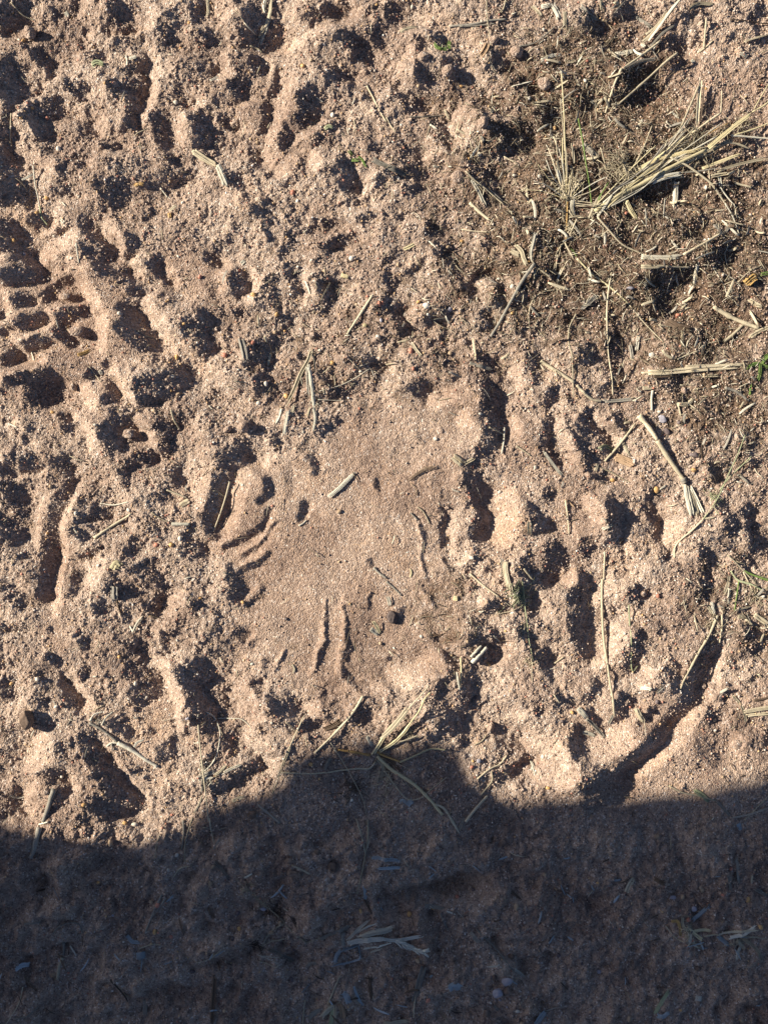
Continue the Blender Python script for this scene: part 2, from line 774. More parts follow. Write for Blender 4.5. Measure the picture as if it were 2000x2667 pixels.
# local roughness
patch = smooth01(fnoise(SH, 200, 40, 1.3, 43)*.5+.5)
rough = np.clip(1-smoothA*0.72, 0.1, 1)
H += fnoise(SH, 60, 7, 1.6, 31)*1.15*rough+fnoise(SH, 22, 4, 1.3, 32)*0.42*(0.40+rough*.6)*(.5+.8*patch)
H += np.maximum(fnoise(SH, 30, 5, 1.5, 33), 0)**1.3*.4*rough
# crumbs of soil
Cr = np.zeros(SH)
dens = fnoise(SH, 120, 25, 1.3, 41); dens = smooth01(dens*.75+.32)*(0.12+.88*rough)+.35*litter+.3*np.clip(Db, 0, 1)*rough
dens = np.clip(dens, 0.0, 1.4)/1.4*(1-.93*foot*(.3+.7*smoothA))
rc = np.random.RandomState(5)
def cap_kernel(r, seed):
    n = int(r/STEP)+2; a = np.arange(-n, n+1)*STEP; xx, yy = np.meshgrid(a, a)
    q = np.random.RandomState(seed); th = np.arctan2(yy, xx); ph = q.uniform(0, 6.3, 3)
    rad = r*(1+.18*np.sin(2*th+ph[0])+.12*np.sin(3*th+ph[1])+.08*np.sin(5*th+ph[2]))
    return n, np.sqrt(np.clip(1-(np.hypot(xx, yy)/rad)**2, 0, 1))*r*q.uniform(.55, .95)
for (r, cnt) in ((3.2, 60000), (4.2, 22000), (5.5, 7500), (7.5, 2600), (10, 600), (14, 120)):
    ks_ = [cap_kernel(r*rc.uniform(.85, 1.2), int(r*100)+i) for i in range(10)]
    xs = rc.randint(12, NXg-12, cnt); ys = rc.randint(12, NYg-12, cnt); u = rc.uniform(0, 1, cnt)
    keep = u < dens[ys, xs]*(1-.45*shaded[ys, xs] if r < 9 else 1.0)
    for i, (x, y) in enumerate(zip(xs[keep], ys[keep])):
        n, kr = ks_[i % 10]
        if x < n or y < n or x+n >= NXg or y+n >= NYg: continue
        s = Cr[y-n:y+n+1, x-n:x+n+1]; np.maximum(s, kr, out=s)
H += Cr*(0.40+.30*rough)+smooth01((YYg-2080)/150)*(fnoise(SH, 170, 35, 1.4, 71)*5+fnoise(SH, 60, 12, 1.3, 72)*2.2)
H += fnoise(SH, 8, 2.0, 0.2, 51)*(.30+.30*rough)
edge = np.minimum(np.minimum(XXg-X0, X1-XXg), np.minimum(YYg-Y0, Y1-YYg))
H *= smooth01(edge/160)
H *= PX
def ground_z(px, py):
    i = min(max((px-X0)/STEP, 0), NXg-1.001); j = min(max((py-Y0)/STEP, 0), NYg-1.001)
    a, b = int(i), int(j); u, v = i-a, j-b
    return float((H[b, a]*(1-u)+H[b, a+1]*u)*(1-v)+(H[b+1, a]*(1-u)+H[b+1, a+1]*u)*v)

# ---------------------------------------------------------------- materials
def sand_material():
    m, nt, b = mat_new('sandy_soil', 0.92)
    L = nt.links.new
    tc = N(nt, 'ShaderNodeTexCoord'); v = tc.outputs['Object']
    vor = N(nt, 'ShaderNodeTexVoronoi'); vor.inputs['Scale'].default_value = 620; L(v, vor.inputs['Vector'])
    sep = N(nt, 'ShaderNodeSeparateColor'); L(vor.outputs['Color'], sep.inputs[0])
    grain = ramp(nt, [(0, (.22, .158, .125)), (.15, (.375, .275, .215)), (.5, (.455, .347, .272)), (.78, (.545, .424, .333)),
                      (.9, (.47, .33, .22)), (.955, (.62, .52, .44)), (.985, (.72, .65, .58))])
    L(sep.outputs[0], grain.inputs[0])
    n1 = N(nt, 'ShaderNodeTexNoise'); n1.inputs['Scale'].default_value = 9; n1.inputs['Detail'].default_value = 6; L(v, n1.inputs['Vector'])
    tone = ramp(nt, [(.3, (.62, .57, .56)), (.46, (.86, .82, .80)), (.56, (1, 1, 1)), (.72, (1.06, .98, .90))]); L(n1.outputs[0], tone.inputs[0])
    c = mixc(nt, grain.outputs[0], tone.outputs[0], 1.0, 'MULTIPLY')
    n3 = N(nt, 'ShaderNodeTexNoise'); n3.inputs['Scale'].default_value = 150; n3.inputs['Detail'].default_value = 5; L(v, n3.inputs['Vector'])
    t3 = ramp(nt, [(.3, (.66, .62, .60)), (.6, (1, 1, 1)), (.8, (1.1, 1.08, 1.02))]); L(n3.outputs[0], t3.inputs[0])
    c = mixc(nt, c, t3.outputs[0], .7, 'MULTIPLY')
    at = N(nt, 'ShaderNodeAttribute', attribute_name='organic')
    n2 = N(nt, 'ShaderNodeTexNoise'); n2.inputs['Scale'].default_value = 38; n2.inputs['Detail'].default_value = 7; n2.inputs['Roughness'].default_value = .7; L(v, n2.inputs['Vector'])
    mm = N(nt, 'ShaderNodeMath', operation='MULTIPLY_ADD'); L(at.outputs['Fac'], mm.inputs[0]); mm.inputs[1].default_value = .30; L(n2.outputs[0], mm.inputs[2])
    rr_ = ramp(nt, [(.58, (0, 0, 0)), (.74, (1, 1, 1))]); L(mm.outputs[0], rr_.inputs[0])
    c = mixc(nt, c, mixc(nt, c, (.42, .38, .34), 1.0, 'MULTIPLY'), rr_.outputs[0])
    ac = N(nt, 'ShaderNodeAttribute', attribute_name='compact')
    c = mixc(nt, c, mixc(nt, c, (.99, .945, .915), 1.0, 'MULTIPLY'), ac.outputs['Fac'])
    L(c, b.inputs['Base Color'])
    # grain relief too fine for the mesh
    v2 = N(nt, 'ShaderNodeTexVoronoi'); v2.feature = 'SMOOTH_F1'; v2.inputs['Scale'].default_value = 620; v2.inputs['Smoothness'].default_value = .25; L(v, v2.inputs['Vector'])
    inv = N(nt, 'ShaderNodeMath', operation='MULTIPLY_ADD'); L(v2.outputs['Distance'], inv.inputs[0]); inv.inputs[1].default_value = -1.2
    n4 = N(nt, 'ShaderNodeTexNoise'); n4.inputs['Scale'].default_value = 900; n4.inputs['Detail'].default_value = 3; L(v, n4.inputs['Vector']); L(n4.outputs[0], inv.inputs[2])
    bp = N(nt, 'ShaderNodeBump'); bp.inputs['Strength'].default_value = 1.0; bp.inputs['Distance'].default_value = 0.0010
    L(inv.outputs[0], bp.inputs['Height']); L(bp.outputs[0], b.inputs['Normal'])
    return m
M = {'sand': sand_material()}
# ---------------------------------------------------------------- ground sheet
def build_ground():
    ext = [0.0]; s = STEP
    while ext[-1] < 60000: s *= 1.45; ext.append(ext[-1]+s)
    ext = np.array(ext[1:])
    ax = np.concatenate([(X0-ext)[::-1], gx, X1+ext]); ay = np.concatenate([(Y0-ext)[::-1], gy, Y1+ext])
    ne = len(ext); nx, ny = len(ax), len(ay)
    Z = np.zeros((ny, nx)); Z[ne:ne+NYg, ne:ne+NXg] = H
    org = np.zeros((ny, nx)); org[ne:ne+NYg, ne:ne+NXg] = litter
    XX, YY = np.meshgrid(ax, ay)
    co = np.stack([WX(XX), WY(YY), Z], -1).reshape(-1, 3)
    idx = np.arange(nx*ny).reshape(ny, nx)
    f = np.stack([idx[1:, :-1], idx[1:, 1:], idx[:-1, 1:], idx[:-1, :-1]], -1).reshape(-1, 4)
    o = mesh_obj('ground', co, f, M['sand'])
    at = o.data.attributes.new('organic', 'FLOAT', 'POINT'); at.data.foreach_set('value', org.ravel().astype(np.float32))
    org[ne:ne+NYg, ne:ne+NXg] = np.clip(smoothA*.8+.25*shaded+.5*blob(1750, 250, 250, 180), 0, 1)
    at = o.data.attributes.new('compact', 'FLOAT', 'POINT'); at.data.foreach_set('value', org.ravel().astype(np.float32))
    tag(o, 'pale reddish sandy soil with tracks pressed into it', None, None, 'structure')
build_ground()

# ---------------------------------------------------------------- unseen rock added outside the frame, its outline cut to cast the lower shadow
EDGE = [(-800, 2060), (-500, 2075), (-200, 2110), (0, 2150), (120, 2195), (260, 2212), (360, 2200), (470, 2145), (570, 2085), (660, 2040), (740, 1995), (830, 1958), (885, 1962), (920, 1942), (985, 1950), (1035, 1968), (1090, 1938),
        (1160, 1945), (1215, 1998), (1275, 2058), (1345, 2092), (1450, 2080), (1560, 2092), (1680, 2080), (1790, 2052), (1900, 2045), (2000, 2030),
        (2250, 2010), (2500, 2030), (2750, 2120), (2950, 2300), (3080, 2600)]
BX = -2.0
def build_shadow_caster():
    m, nt, b = mat_new('shadow_caster_rock', .9)
    L = nt.links.new; tc = N(nt, 'ShaderNodeTexCoord')
    n1 = N(nt, 'ShaderNodeTexNoise'); n1.inputs['Scale'].default_value = 4; n1.inputs['Detail'].default_value = 9; L(tc.outputs['Object'], n1.inputs['Vector'])
    r = ramp(nt, [(.3, (.15, .11, .09)), (.5, (.27, .21, .17)), (.7, (.36, .30, .25))]); L(n1.outputs[0], r.inputs[0]); L(r.outputs[0], b.inputs['Base Color'])
    bp = N(nt, 'ShaderNodeBump'); bp.inputs['Distance'].default_value = .02; L(n1.outputs[0], bp.inputs['Height']); L(bp.outputs[0], b.inputs['Normal'])
    cot = math.cos(SUN_EL)/math.sin(SUN_EL)
    prof = []
    for px, py in EDGE:
        X, Y = WX(px), WY(py)
        t = (X-BX)/math.cos(SUN_DN)            # horizontal run of the ray
        if t < 0.02: continue
        prof.append((Y+t*math.sin(SUN_DN), t/cot))
    y0, z0 = prof[0]
    prof = [(y0+.04, -.15), (y0+.02, z0*.5)]+prof
    yt, zt = prof[-1]
    prof += [(yt-.5, zt+.03), (yt-1.0, zt-.2), (yt-1.35, zt*.45), (yt-1.45, -.15)]
    # resample densely
    P = [np.array(prof[0])]
    for a, c in zip(prof[:-1], prof[1:]):
        a = np.array(a); c = np.array(c); n = max(1, int(np.hypot(*(c-a))/.02))
        P += [a+(c-a)*k/n for k in range(1, n+1)]
    P = np.array(P); P[3:-40, 0] += np.convolve(np.random.RandomState(4).normal(size=len(P)+6), np.ones(7)/7, 'same')[3:-3][3:-40]*.010
    P[3:-40, 0] += np.convolve(np.random.RandomState(5).normal(size=len(P)+6), np.ones(2)/2, 'same')[3:-3][3:-40]*.007
    cen = np.array([(P[:, 0].max()+P[:, 0].min())/2, zt*.4])
    rs = np.random.RandomState(9); verts = []; rows = 17; T = .34
    az = np.array([math.cos(SUN_DN), -math.sin(SUN_DN)])
    for k in range(rows):
        u = -1+2*k/(rows-1); sc = (1-abs(u)**2.6)**.5 if abs(u) < 1 else 0.0
        sc = .25+.75*sc if abs(u) < 1 else .2
        for i, (y, z) in enumerate(P):
            yy = cen[0]+(y-cen[0])*sc; zz = cen[1]+(z-cen[1])*sc if z > cen[1]*.2 else z
            j = 0 if k == (rows-1)//2 else .012*math.sin(i*.37+k*1.9)+.008*rs.normal()
            q = Vector((BX+j*.3, yy, max(min(zz, z), -.3)))+SUN_T*(u*T+j); verts.append(q)
    n = len(P); faces = []
    for k in range(rows-1):
        for i in range(n-1):
            a = k*n+i; faces.append((a, a+1, a+n+1, a+n))
    faces.append(tuple(range(n))); faces.append(tuple(reversed(range((rows-1)*n, rows*n))))
    o = mesh_obj('shadow_caster', verts, faces, m)
    tag(o, 'added brown rock shape outside the frame, shaped to cast the big shadow', 'shadow_caster')
build_shadow_caster()
STALKS = '''
G dry_grass_clump|dry grass|big clump of straw-coloured dry grass lying towards the right edge|
p stem yellow r 44 6 60 3 0 150 1840 380 1690 560 1600 850 1440 1100 1320
p stem yellow b 42 60 80 3 0 1090 1325 1300 1150 1500 1000
p stem yellow r 18 80 110 3 0 1490 1000 1600 940 1660 860
p stem yellow r 12 90 120 3 0 1500 980 1600 800 1659 700
p stem straw r 26 5 40 3 0 180 1800 300 1740 480 1625 800 1490 1080 1350
p stem straw r 22 5 30 3 0 300 1772 480 1660
p leaf yellow b 38 30 50 3 0 530 1470 700 1385 900 1340 1080 1300
p leaf pale b 46 20 30 3 0 640 1590 760 1545 910 1510
p leaf straw b 28 30 40 3 0 560 1500 760 1420 1000 1350
p stem pale r 22 50 60 3 0 1320 1190 1480 1200 1680 1215
p stem yellow r 18 50 70 3 0 1340 1190 1500 1140 1680 1070
p leaf straw b 30 40 40 3 0 1100 1330 1220 1270 1350 1215
p leaf straw b 22 40 20 3 0 1250 1240 1380 1250 1505 1285
p leaf yellow b 26 20 30 3 0 1050 1475 1250 1400 1420 1340
p leaf straw b 30 15 20 3 0 1140 1540 1220 1520 1320 1505
p leaf straw b 26 15 30 3 0 1170 1500 1420 1420 1680 1360
p blade straw b 20 60 5 3 0 790 1385 950 1460 1100 1560 1200 1650 1310 1790
p stem straw b 40 60 10 3 0 1065 710 1050 900 1040 1110
p stem straw r 20 60 20 3 0 1045 760 960 960 880 1140 800 1215
p stem brown b 18 60 20 3 0 1092 740 1085 900 1075 1030
p stem straw r 14 15 15 3 0 1040 1100 1015 1220 985 1340
p stem straw r 26 20 30 3 0 880 1255 1060 1110 1240 985
p blade straw r 14 30 40 3 0 1245 980 1245 800
p blade amber r 14 20 30 3 0 960 1270 1100 1180 1300 1080
p blade straw b 16 20 40 3 0 780 1470 1000 1400 1200 1320
p stem pale b 30 5 20 3 0 120 1860 160 1800 200 1700
p leaf straw b 52 5 20 3 1 110 130 150 40 190 -60
p leaf yellow b 44 30 5 3 1 420 -20 460 60 520 140
p leaf pale b 24 10 30 3 1 170 120 240 20 300 -80
p blade green b 14 10 40 3 0 160 1800 200 1700 260 1600
p blade straw r 12 30 10 3 0 1130 1480 1150 1640
p blade pale r 16 10 10 3 0 1240 1620 1380 1790
p strand straw b 11 8 38 3 0 369 1697 569 1489 783 1295 993 1095
p strand pale r 11 7 23 3 0 308 1674 495 1533 686 1396 877 1261
p strand yellow r 11 22 58 3 0 367 1657 489 1578 611 1499 729 1414
p strand pale b 11 9 31 3 0 370 1618 632 1422 872 1200 1037 919
p strand yellow r 11 20 45 3 0 146 1803 318 1625 490 1447 671 1278
p strand pale r 13 17 52 3 0 402 1577 705 1451 977 1268 1244 1078
p strand grey b 13 21 31 3 0 456 1591 716 1517 986 1499 1253 1463
p strand straw r 11 15 47 3 0 430 1562 687 1454 936 1328 1207 1262
p strand straw r 13 20 25 3 0 364 1725 505 1597 654 1479 808 1367
p strand yellow b 16 25 41 3 0 408 1575 609 1432 806 1284 1006 1138
p strand pale r 9 10 42 3 0 178 1873 388 1728 611 1605 822 1463
p strand grey r 16 20 59 3 0 269 1676 449 1572 608 1438 736 1275
p strand pale b 13 10 20 3 0 412 1628 571 1544 726 1454 900 1407
p strand grey r 9 14 38 3 0 317 1705 523 1591 734 1486 945 1382
p strand straw r 16 22 64 3 0 344 1706 602 1558 798 1334 1007 1122
p strand yellow b 16 16 68 3 0 220 1799 394 1668 557 1526 742 1411
p strand pale r 13 7 61 3 0 189 1850 380 1754 563 1642 719 1495
p strand grey r 13 5 27 3 0 388 1637 579 1475 747 1289 925 1113
p strand straw b 11 8 35 3 0 184 1794 396 1647 577 1465 764 1287
p strand straw r 11 16 15 3 0 507 1557 704 1428 913 1318 1114 1197
p strand yellow r 20 21 36 3 0 260 1808 487 1608 738 1441 1028 1354
p strand pale b 11 10 53 3 0 500 1536 668 1440 827 1331 975 1208
p strand grey r 20 9 35 3 0 273 1732 404 1641 532 1545 652 1439
p strand pale r 16 10 53 3 0 372 1716 529 1595 695 1487 857 1373
p strand straw b 9 24 43 3 0 358 1706 512 1609 663 1509 805 1394
p strand pale r 9 12 46 3 0 218 1712 345 1639 479 1580 607 1510
p strand straw r 9 9 34 3 0 227 1721 517 1562 779 1360 1071 1204
p strand grey b 11 6 15 3 0 233 1794 463 1697 693 1601 926 1511
p strand pale r 16 20 40 3 0 221 1768 459 1562 717 1380 931 1149
p strand pale r 20 14 56 3 0 393 1676 640 1487 920 1350 1194 1201
p strand straw b 9 12 32 3 0 432 1673 570 1621 707 1567 850 1527
p strand pale r 9 8 68 3 0 448 1645 641 1470 798 1263 948 1050
p strand straw r 16 10 19 3 0 169 1829 370 1613 534 1368 649 1096
p strand pale b 20 9 15 3 0 369 1599 485 1520 603 1445 719 1367
h seed_hair straw 110 300 60 3 0 1000 1270
h seed_hair straw 130 280 60 3 0 400 1460
h seed_hair straw 40 160 50 3 0 1250 1150
h seed_hair straw 40 160 40 3 0 1450 1060
h seed_hair straw 40 200 40 3 0 700 1500
G bent_straw_bundle|dry straw|bundle of bent dry stalks above the big grass clump|
p stalk straw b 30 20 60 3 0 565 370 650 300 760 170 900 0
p stalk pale b 22 30 60 3 0 620 360 720 230 800 120 880 30
p stalk straw b 22 20 50 3 0 600 300 700 220 760 120
p stalk grey b 24 10 40 3 0 640 400 740 300 840 240
p stalk straw r 24 30 10 3 0 720 365 560 490 370 630
p stalk straw r 22 10 5 3 0 372 625 310 770 255 970
p stalk straw r 24 40 8 3 0 858 484 740 570 550 740 300 955
p stalk grey b 30 20 15 3 0 690 520 540 550 370 650
p stalk brown r 12 20 10 3 0 660 560 740 490
p leaf pale b 40 5 8 3 0 330 470 430 455 490 440
p leaf pale b 26 8 4 3 0 590 410 560 370
G upright_grass_tuft|grass|upright tuft of thin pale stems left of the big grass clump|
p stem yellow r 12 160 10 2 0 1495 730 1530 1050 1550 1400 1570 1772
p stem straw r 10 120 10 2 0 1500 900 1540 1200 1560 1500
p stem straw r 16 90 10 2 0 1450 1210 1500 1330 1560 1480
p leaf pale b 34 50 10 2 0 1480 1490 1520 1600 1575 1720
p leaf straw b 24 60 10 2 0 1470 1430 1510 1530 1570 1640
p stem straw b 20 5 20 2 0 1380 1750 1450 1700 1530 1650
p leaf straw b 20 10 40 2 0 1580 1740 1640 1640 1700 1560
p stem straw b 26 10 30 2 0 1590 1772 1620 1600 1600 1440
p blade green r 14 100 10 3 0 0 1060 40 1250 70 1450 105 1640 125 1790
p blade straw r 12 60 10 3 0 190 1310 240 1440 260 1500
p stem amber r 16 10 10 2 1 1580 -20 1575 150 1570 300
p stem straw r 18 10 4 2 1 1565 300 1510 380 1480 440
p blade pale b 42 30 5 2 1 1620 -40 1620 40 1650 120
p blade straw r 14 20 4 2 1 1659 130 1600 260 1560 330
p blade straw r 20 4 4 2 1 1500 430 1485 565
p blade green b 14 4 8 2 1 1600 340 1640 420
p blade green b 16 4 8 2 1 1630 380 1659 450
p blade straw b 16 20 5 2 1 1560 320 1640 480
p strand straw r 8 8 57 2 0 1580 1740 1672 1750 1763 1773 1850 1805
p strand yellow r 8 8 53 2 0 1580 1740 1578 1669 1584 1599 1599 1530
p strand straw r 10 8 78 2 0 1580 1740 1585 1682 1589 1623 1577 1566
p strand yellow r 8 8 31 2 0 1580 1740 1437 1691 1291 1658 1140 1656
p strand pale r 10 8 61 2 0 1580 1740 1680 1675 1783 1614 1893 1569
p strand pale r 13 8 48 2 0 1580 1740 1514 1635 1436 1538 1381 1427
p strand yellow r 13 8 68 2 0 1580 1740 1549 1568 1529 1395 1527 1220
p strand pale r 10 8 37 2 0 1580 1740 1580 1644 1572 1549 1573 1454
p strand straw r 13 8 47 2 0 1580 1740 1673 1705 1767 1677 1854 1629
p strand straw r 10 8 81 2 0 1580 1740 1567 1589 1562 1438 1550 1288
p strand pale r 10 8 79 2 0 1580 1740 1547 1603 1527 1465 1490 1329
p strand pale r 8 8 90 2 0 1580 1740 1481 1685 1378 1639 1268 1614
p strand straw r 8 8 81 2 0 1580 1740 1661 1774 1746 1797 1832 1814
p strand straw r 13 8 78 2 0 1580 1740 1511 1604 1453 1462 1398 1320
p strand yellow r 8 8 40 2 0 1580 1740 1626 1693 1669 1642 1715 1595
p strand yellow r 10 8 59 2 0 1580 1740 1488 1650 1391 1565 1305 1470
p strand straw r 13 8 46 2 0 1580 1740 1667 1788 1766 1795 1865 1783
p strand straw r 10 8 72 2 0 1580 1740 1524 1570 1485 1396 1469 1218
h seed_hair straw 70 200 60 2 0 1600 1600
h seed_hair straw 30 120 30 2 1 1600 200
G star_shaped_tuft|grass|small dry grass tuft spreading like a star on the shadow edge|
p stem amber r 26 8 6 1 3 1540 1215 1400 1190 1260 1165
p stem straw r 20 6 4 1 3 1590 1270 1530 1330 1420 1330 1020 1360 760 1355
p stem yellow b 30 10 60 1 3 1560 1210 1620 1110 1680 1000 1760 900
p blade straw b 56 60 90 2 3 -30 1050 60 960 140 860 210 770
p blade straw r 14 90 110 2 3 200 790 290 680 375 570
p blade yellow b 26 10 60 2 3 -40 1180 60 1110 150 1020 240 890
p blade yellow r 18 60 90 2 3 230 900 300 800 350 680 390 630
p blade straw r 18 10 30 2 3 -20 1170 80 1110 200 1060 290 1020
p stem amber r 22 8 12 2 3 -60 1190 30 1230 140 1265
p stem yellow r 20 12 30 2 3 135 1265 260 1210 400 1148 530 1155
p stem yellow r 34 8 12 2 3 -60 1220 60 1330 250 1450 390 1580 500 1710
p blade straw b 24 12 4 2 3 440 1620 520 1660 600 1790 650 1880
p blade brown b 26 8 4 2 3 -40 1200 80 1280 160 1360
p leaf straw b 30 6 3 1 3 1590 1240 1650 1310 1640 1420
p blade straw r 8 40 5 1 3 1200 1090 1300 1250 1400 1430 1480 1600 1510 1740
p blade straw r 10 20 4 2 3 0 1340 100 1470 200 1580 320 1570 420 1480 540 1390
h root_hair straw 40 300 10 2 3 60 1420
h root_hair brown 40 250 10 1 3 1400 1500
h seed_hair straw 40 140 20 2 3 200 1010
G bleached_leaf_tuft|dry grass|bleached leaf tuft with a feathery seed head in the shade|
p leaf feather b 48 6 20 1 4 1330 1060 1450 1020 1560 1000 1680 990
p leaf pale b 56 8 24 1 4 1440 1000 1550 950 1680 930 1740 905
p leaf pale b 26 4 20 1 4 1340 1030 1440 930 1540 840
p leaf pale b 22 4 16 1 4 1420 970 1520 900 1590 870
p leaf feather b 36 10 16 2 4 -40 1000 90 1015 200 1005 340 970
p leaf pale b 20 4 4 2 4 60 1030 -100 1090 -180 1130
p leaf grey b 46 4 4 1 4 1310 1080 1300 1000 1320 960
p leaf slate b 44 3 3 1 4 1290 1130 1380 1100 1440 1090
p leaf slate b 40 3 3 1 4 1290 1130 1250 1190 1230 1260
p leaf slate b 22 3 3 1 4 1440 1100 1450 1180 1440 1235 1330 1270 1200 1280
p spike feather b 24 8 8 2 4 90 1020 200 1060 300 1110
f seed_head feather 60 70 8 2 4 90 1020 160 1050 250 1085 340 1100
p stem grey b 30 4 4 1 4 1110 1030 1250 960 1390 900
p stem straw r 12 4 4 1 4 990 1085 1060 1050 1115 1020
p leaf pale b 18 4 4 1 4 1540 1160 1650 1080
G feathery_grass|grass stem|long feathery grass stem lying bent in the shade left of the bleached tuft|
p stem straw r 16 4 4 1 4 990 1085 900 1000 810 915
p stem straw r 11 4 10 1 4 810 915 680 800 580 710 460 590 385 510
h spikelet straw 26 110 6 1 4 480 600
h spikelet straw 30 130 6 1 4 620 740
h spikelet brown 50 170 6 1 4 720 830
G rooted_stub|dry roots|thin curled roots with a flat grey leaf in the shade below the feathery stem|
p root straw r 14 3 3 1 4 800 915 700 970 650 1030 600 1120
p root straw r 14 4 3 1 4 815 1055 740 1080 680 1090 600 1130
p root pale r 10 3 3 1 4 570 1190 680 1200 740 1210
p root pale r 10 3 3 1 4 600 1200 680 1220 740 1245
p root straw r 10 3 3 1 4 580 1240 650 1260 720 1280 750 1260
p leaf grey b 52 6 4 1 4 655 1130 760 1200 870 1285
h root_hair brown 30 120 6 1 4 560 1130
G pale_root_tuft|grass|small pale tuft with fine roots left of centre just above the shadow edge|
p stem straw r 15 40 30 1 3 68 935 85 1150 115 1400 150 1772
p stem pale r 12 5 6 1 3 90 1360 170 1290 220 1190 240 1040 210 930
p root pale r 12 6 3 1 3 210 910 320 905 430 910 520 980
p root pale r 18 4 4 1 3 200 920 170 870 130 840
p leaf pale b 26 5 10 1 3 270 1360 350 1320 450 1280
p leaf straw b 34 5 12 1 3 200 1380 260 1340 300 1290
p leaf grey b 40 5 8 1 3 60 1400 130 1370 220 1340
p leaf pale b 24 5 8 1 3 120 1400 200 1395
p root straw r 10 6 3 1 3 240 1000 268 1060 265 1090
p stem grey b 22 4 4 1 3 100 1400 90 1540
p stem straw b 20 4 4 1 3 90 1560 60 1640 10 1730
h root_hair pale 30 130 10 1 3 120 1370
G edge_grass_tuft|grass|grass tuft with green and dry blades at the right edge halfway down|
p blade green b 22 20 40 3 2 1450 1390 1540 1430 1659 1470 1700 1480
p blade palegreen b 20 10 20 3 2 1340 1390 1400 1470 1520 1510 1640 1580
p blade green r 16 10 5 3 2 1410 1480 1390 1600 1365 1730
p blade straw r 16 15 10 3 2 1300 1250 1400 1340 1460 1400 1560 1500
p leaf straw b 30 8 5 3 2 1330 1420 1320 1500 1280 1600
p leaf pale b 26 8 4 3 2 1330 1540 1320 1680
p leaf pale b 34 4 4 3 2 1170 1660 1190 1772
p leaf straw b 30 4 4 3 2 1130 1690 1180 1772
p blade straw b 20 6 4 3 2 1365 1730 1440 1715 1520 1700
p blade straw r 14 8 4 3 2 1450 1400 1500 1500 1560 1610 1659 1640
p blade straw r 26 10 6 3 3 1215 0 1130 190 1060 310 980 470 890 630
p blade straw r 20 5 5 3 3 1250 0 1250 120 1243 240
p leaf straw b 50 8 6 3 3 1530 -10 1600 40 1700 110
p leaf straw b 40 6 5 3 3 1390 10 1460 20
h seed_hair straw 30 120 10 3 3 1180 60
h seed_hair straw 40 200 10 3 2 1560 1600
G shaded_ragged_tuft|dry grass|two joined ragged dry tufts in the shade at the right|
p leaf yellow b 34 6 10 3 4 960 960 1060 950 1160 955
p leaf yellow b 30 6 10 3 4 940 920 1040 1000 1080 1020
p leaf straw b 26 10 6 3 4 910 840 905 900 940 930
p leaf amber b 26 5 8 3 4 810 870 870 880 880 1010
p leaf straw b 22 6 4 3 4 980 1000 1020 1080 1085 1130
p leaf pale b 34 6 6 3 4 960 960 950 1030
p stem straw r 16 6 6 3 4 1090 1000 1220 985 1300 970
p leaf pale b 38 8 20 3 4 1300 1010 1400 980 1540 900
p leaf straw b 24 8 20 3 4 1200 990 1380 950 1550 930
p leaf slate b 40 6 4 3 4 1210 1000 1260 1040 1320 1090
p leaf straw b 28 6 4 3 4 1380 1040 1440 1110 1460 1130
p leaf straw b 30 5 4 3 4 1430 1020 1550 1120 1610 1240
p leaf pale b 26 4 4 3 4 1440 1080 1390 1140 1360 1200
p leaf straw b 16 4 4 3 4 1400 1000 1530 1010 1659 1025
p stem straw r 12 4 4 3 4 760 910 850 1010 940 1040 1080 1070
h seed_hair straw 40 110 10 3 4 960 950
h seed_hair straw 40 130 10 3 4 1400 1040
G cut_leaf_tuft|dry grass|cut tuft with a broad orange-brown leaf at the bottom edge|
p leaf grey b 50 6 8 1 4 1000 1730 1060 1670 1120 1640
p leaf straw b 44 6 8 1 4 1120 1700 1180 1640 1240 1600
p leaf palegreen b 44 6 8 1 4 1190 1800 1210 1700 1230 1600
p leaf tan b 64 6 8 1 4 1280 1585 1300 1650 1310 1725
p leaf straw b 26 6 8 1 4 1240 1760 1240 1620
p stem straw r 18 4 10 1 4 1180 1580 1230 1470 1280 1360
p leaf brown b 20 4 6 1 4 1200 1600 1270 1560
h root_hair straw 30 100 8 1 4 1200 1640
G green_grass_sprig|green grass|low sprig of green blades at the right edge beside a straw bundle|
p blade green b 40 6 6 3 1 1600 1370 1530 1380 1460 1420
p blade green b 46 6 10 3 1 1590 1370 1640 1310 1700 1260
p blade green b 44 6 4 3 1 1590 1370 1580 1450 1560 1530
p blade green b 34 6 6 3 1 1600 1380 1650 1400 1720 1420
p blade green b 30 4 8 3 1 1590 600 1640 590 1700 580
p stem brown r 18 4 4 3 1 1510 740 1580 830 1640 900
p blade green b 22 4 4 3 1 1500 1640 1500 1540
G green_seedling|green seedling|tiny bright green seedling with curled leaves near the top|
p leaf green b 26 8 14 2 0 430 390 460 430 500 440
p leaf green b 30 8 14 2 0 560 440 560 400 565 350
p leaf green b 28 8 8 2 0 480 440 520 440 560 430
p leaf palegreen r 10 8 18 2 0 500 440 500 400
p leaf palegreen r 10 8 18 2 0 530 440 530 400
G green_weed_sprig|green weed|tiny dark green weed sprig in a hollow left of the upper centre|
p leaf green b 30 5 8 1 0 1355 1320 1390 1370
p leaf green b 30 5 8 1 0 1380 1400 1450 1400
p leaf green b 24 5 8 1 0 1440 1370 1500 1420
p leaf green b 24 5 8 1 0 1470 1400 1510 1470
p leaf palegreen b 40 4 5 1 0 1150 1140 1180 1110 1230 1110
p stem straw r 12 5 12 1 0 1400 1040 1410 1110 1400 1150
G hanging_straw_wisp|dry straw|frayed pale straw wisp pointing up just above the large footprint|
p strand straw b 40 8 14 1 1 1040 1240 1000 1350 940 1460 880 1600 790 1772
p strand pale b 30 12 4 1 1 1000 1380 1005 1520 1010 1660
p strand pale b 36 14 4 1 1 1010 1380 1040 1560 1060 1772
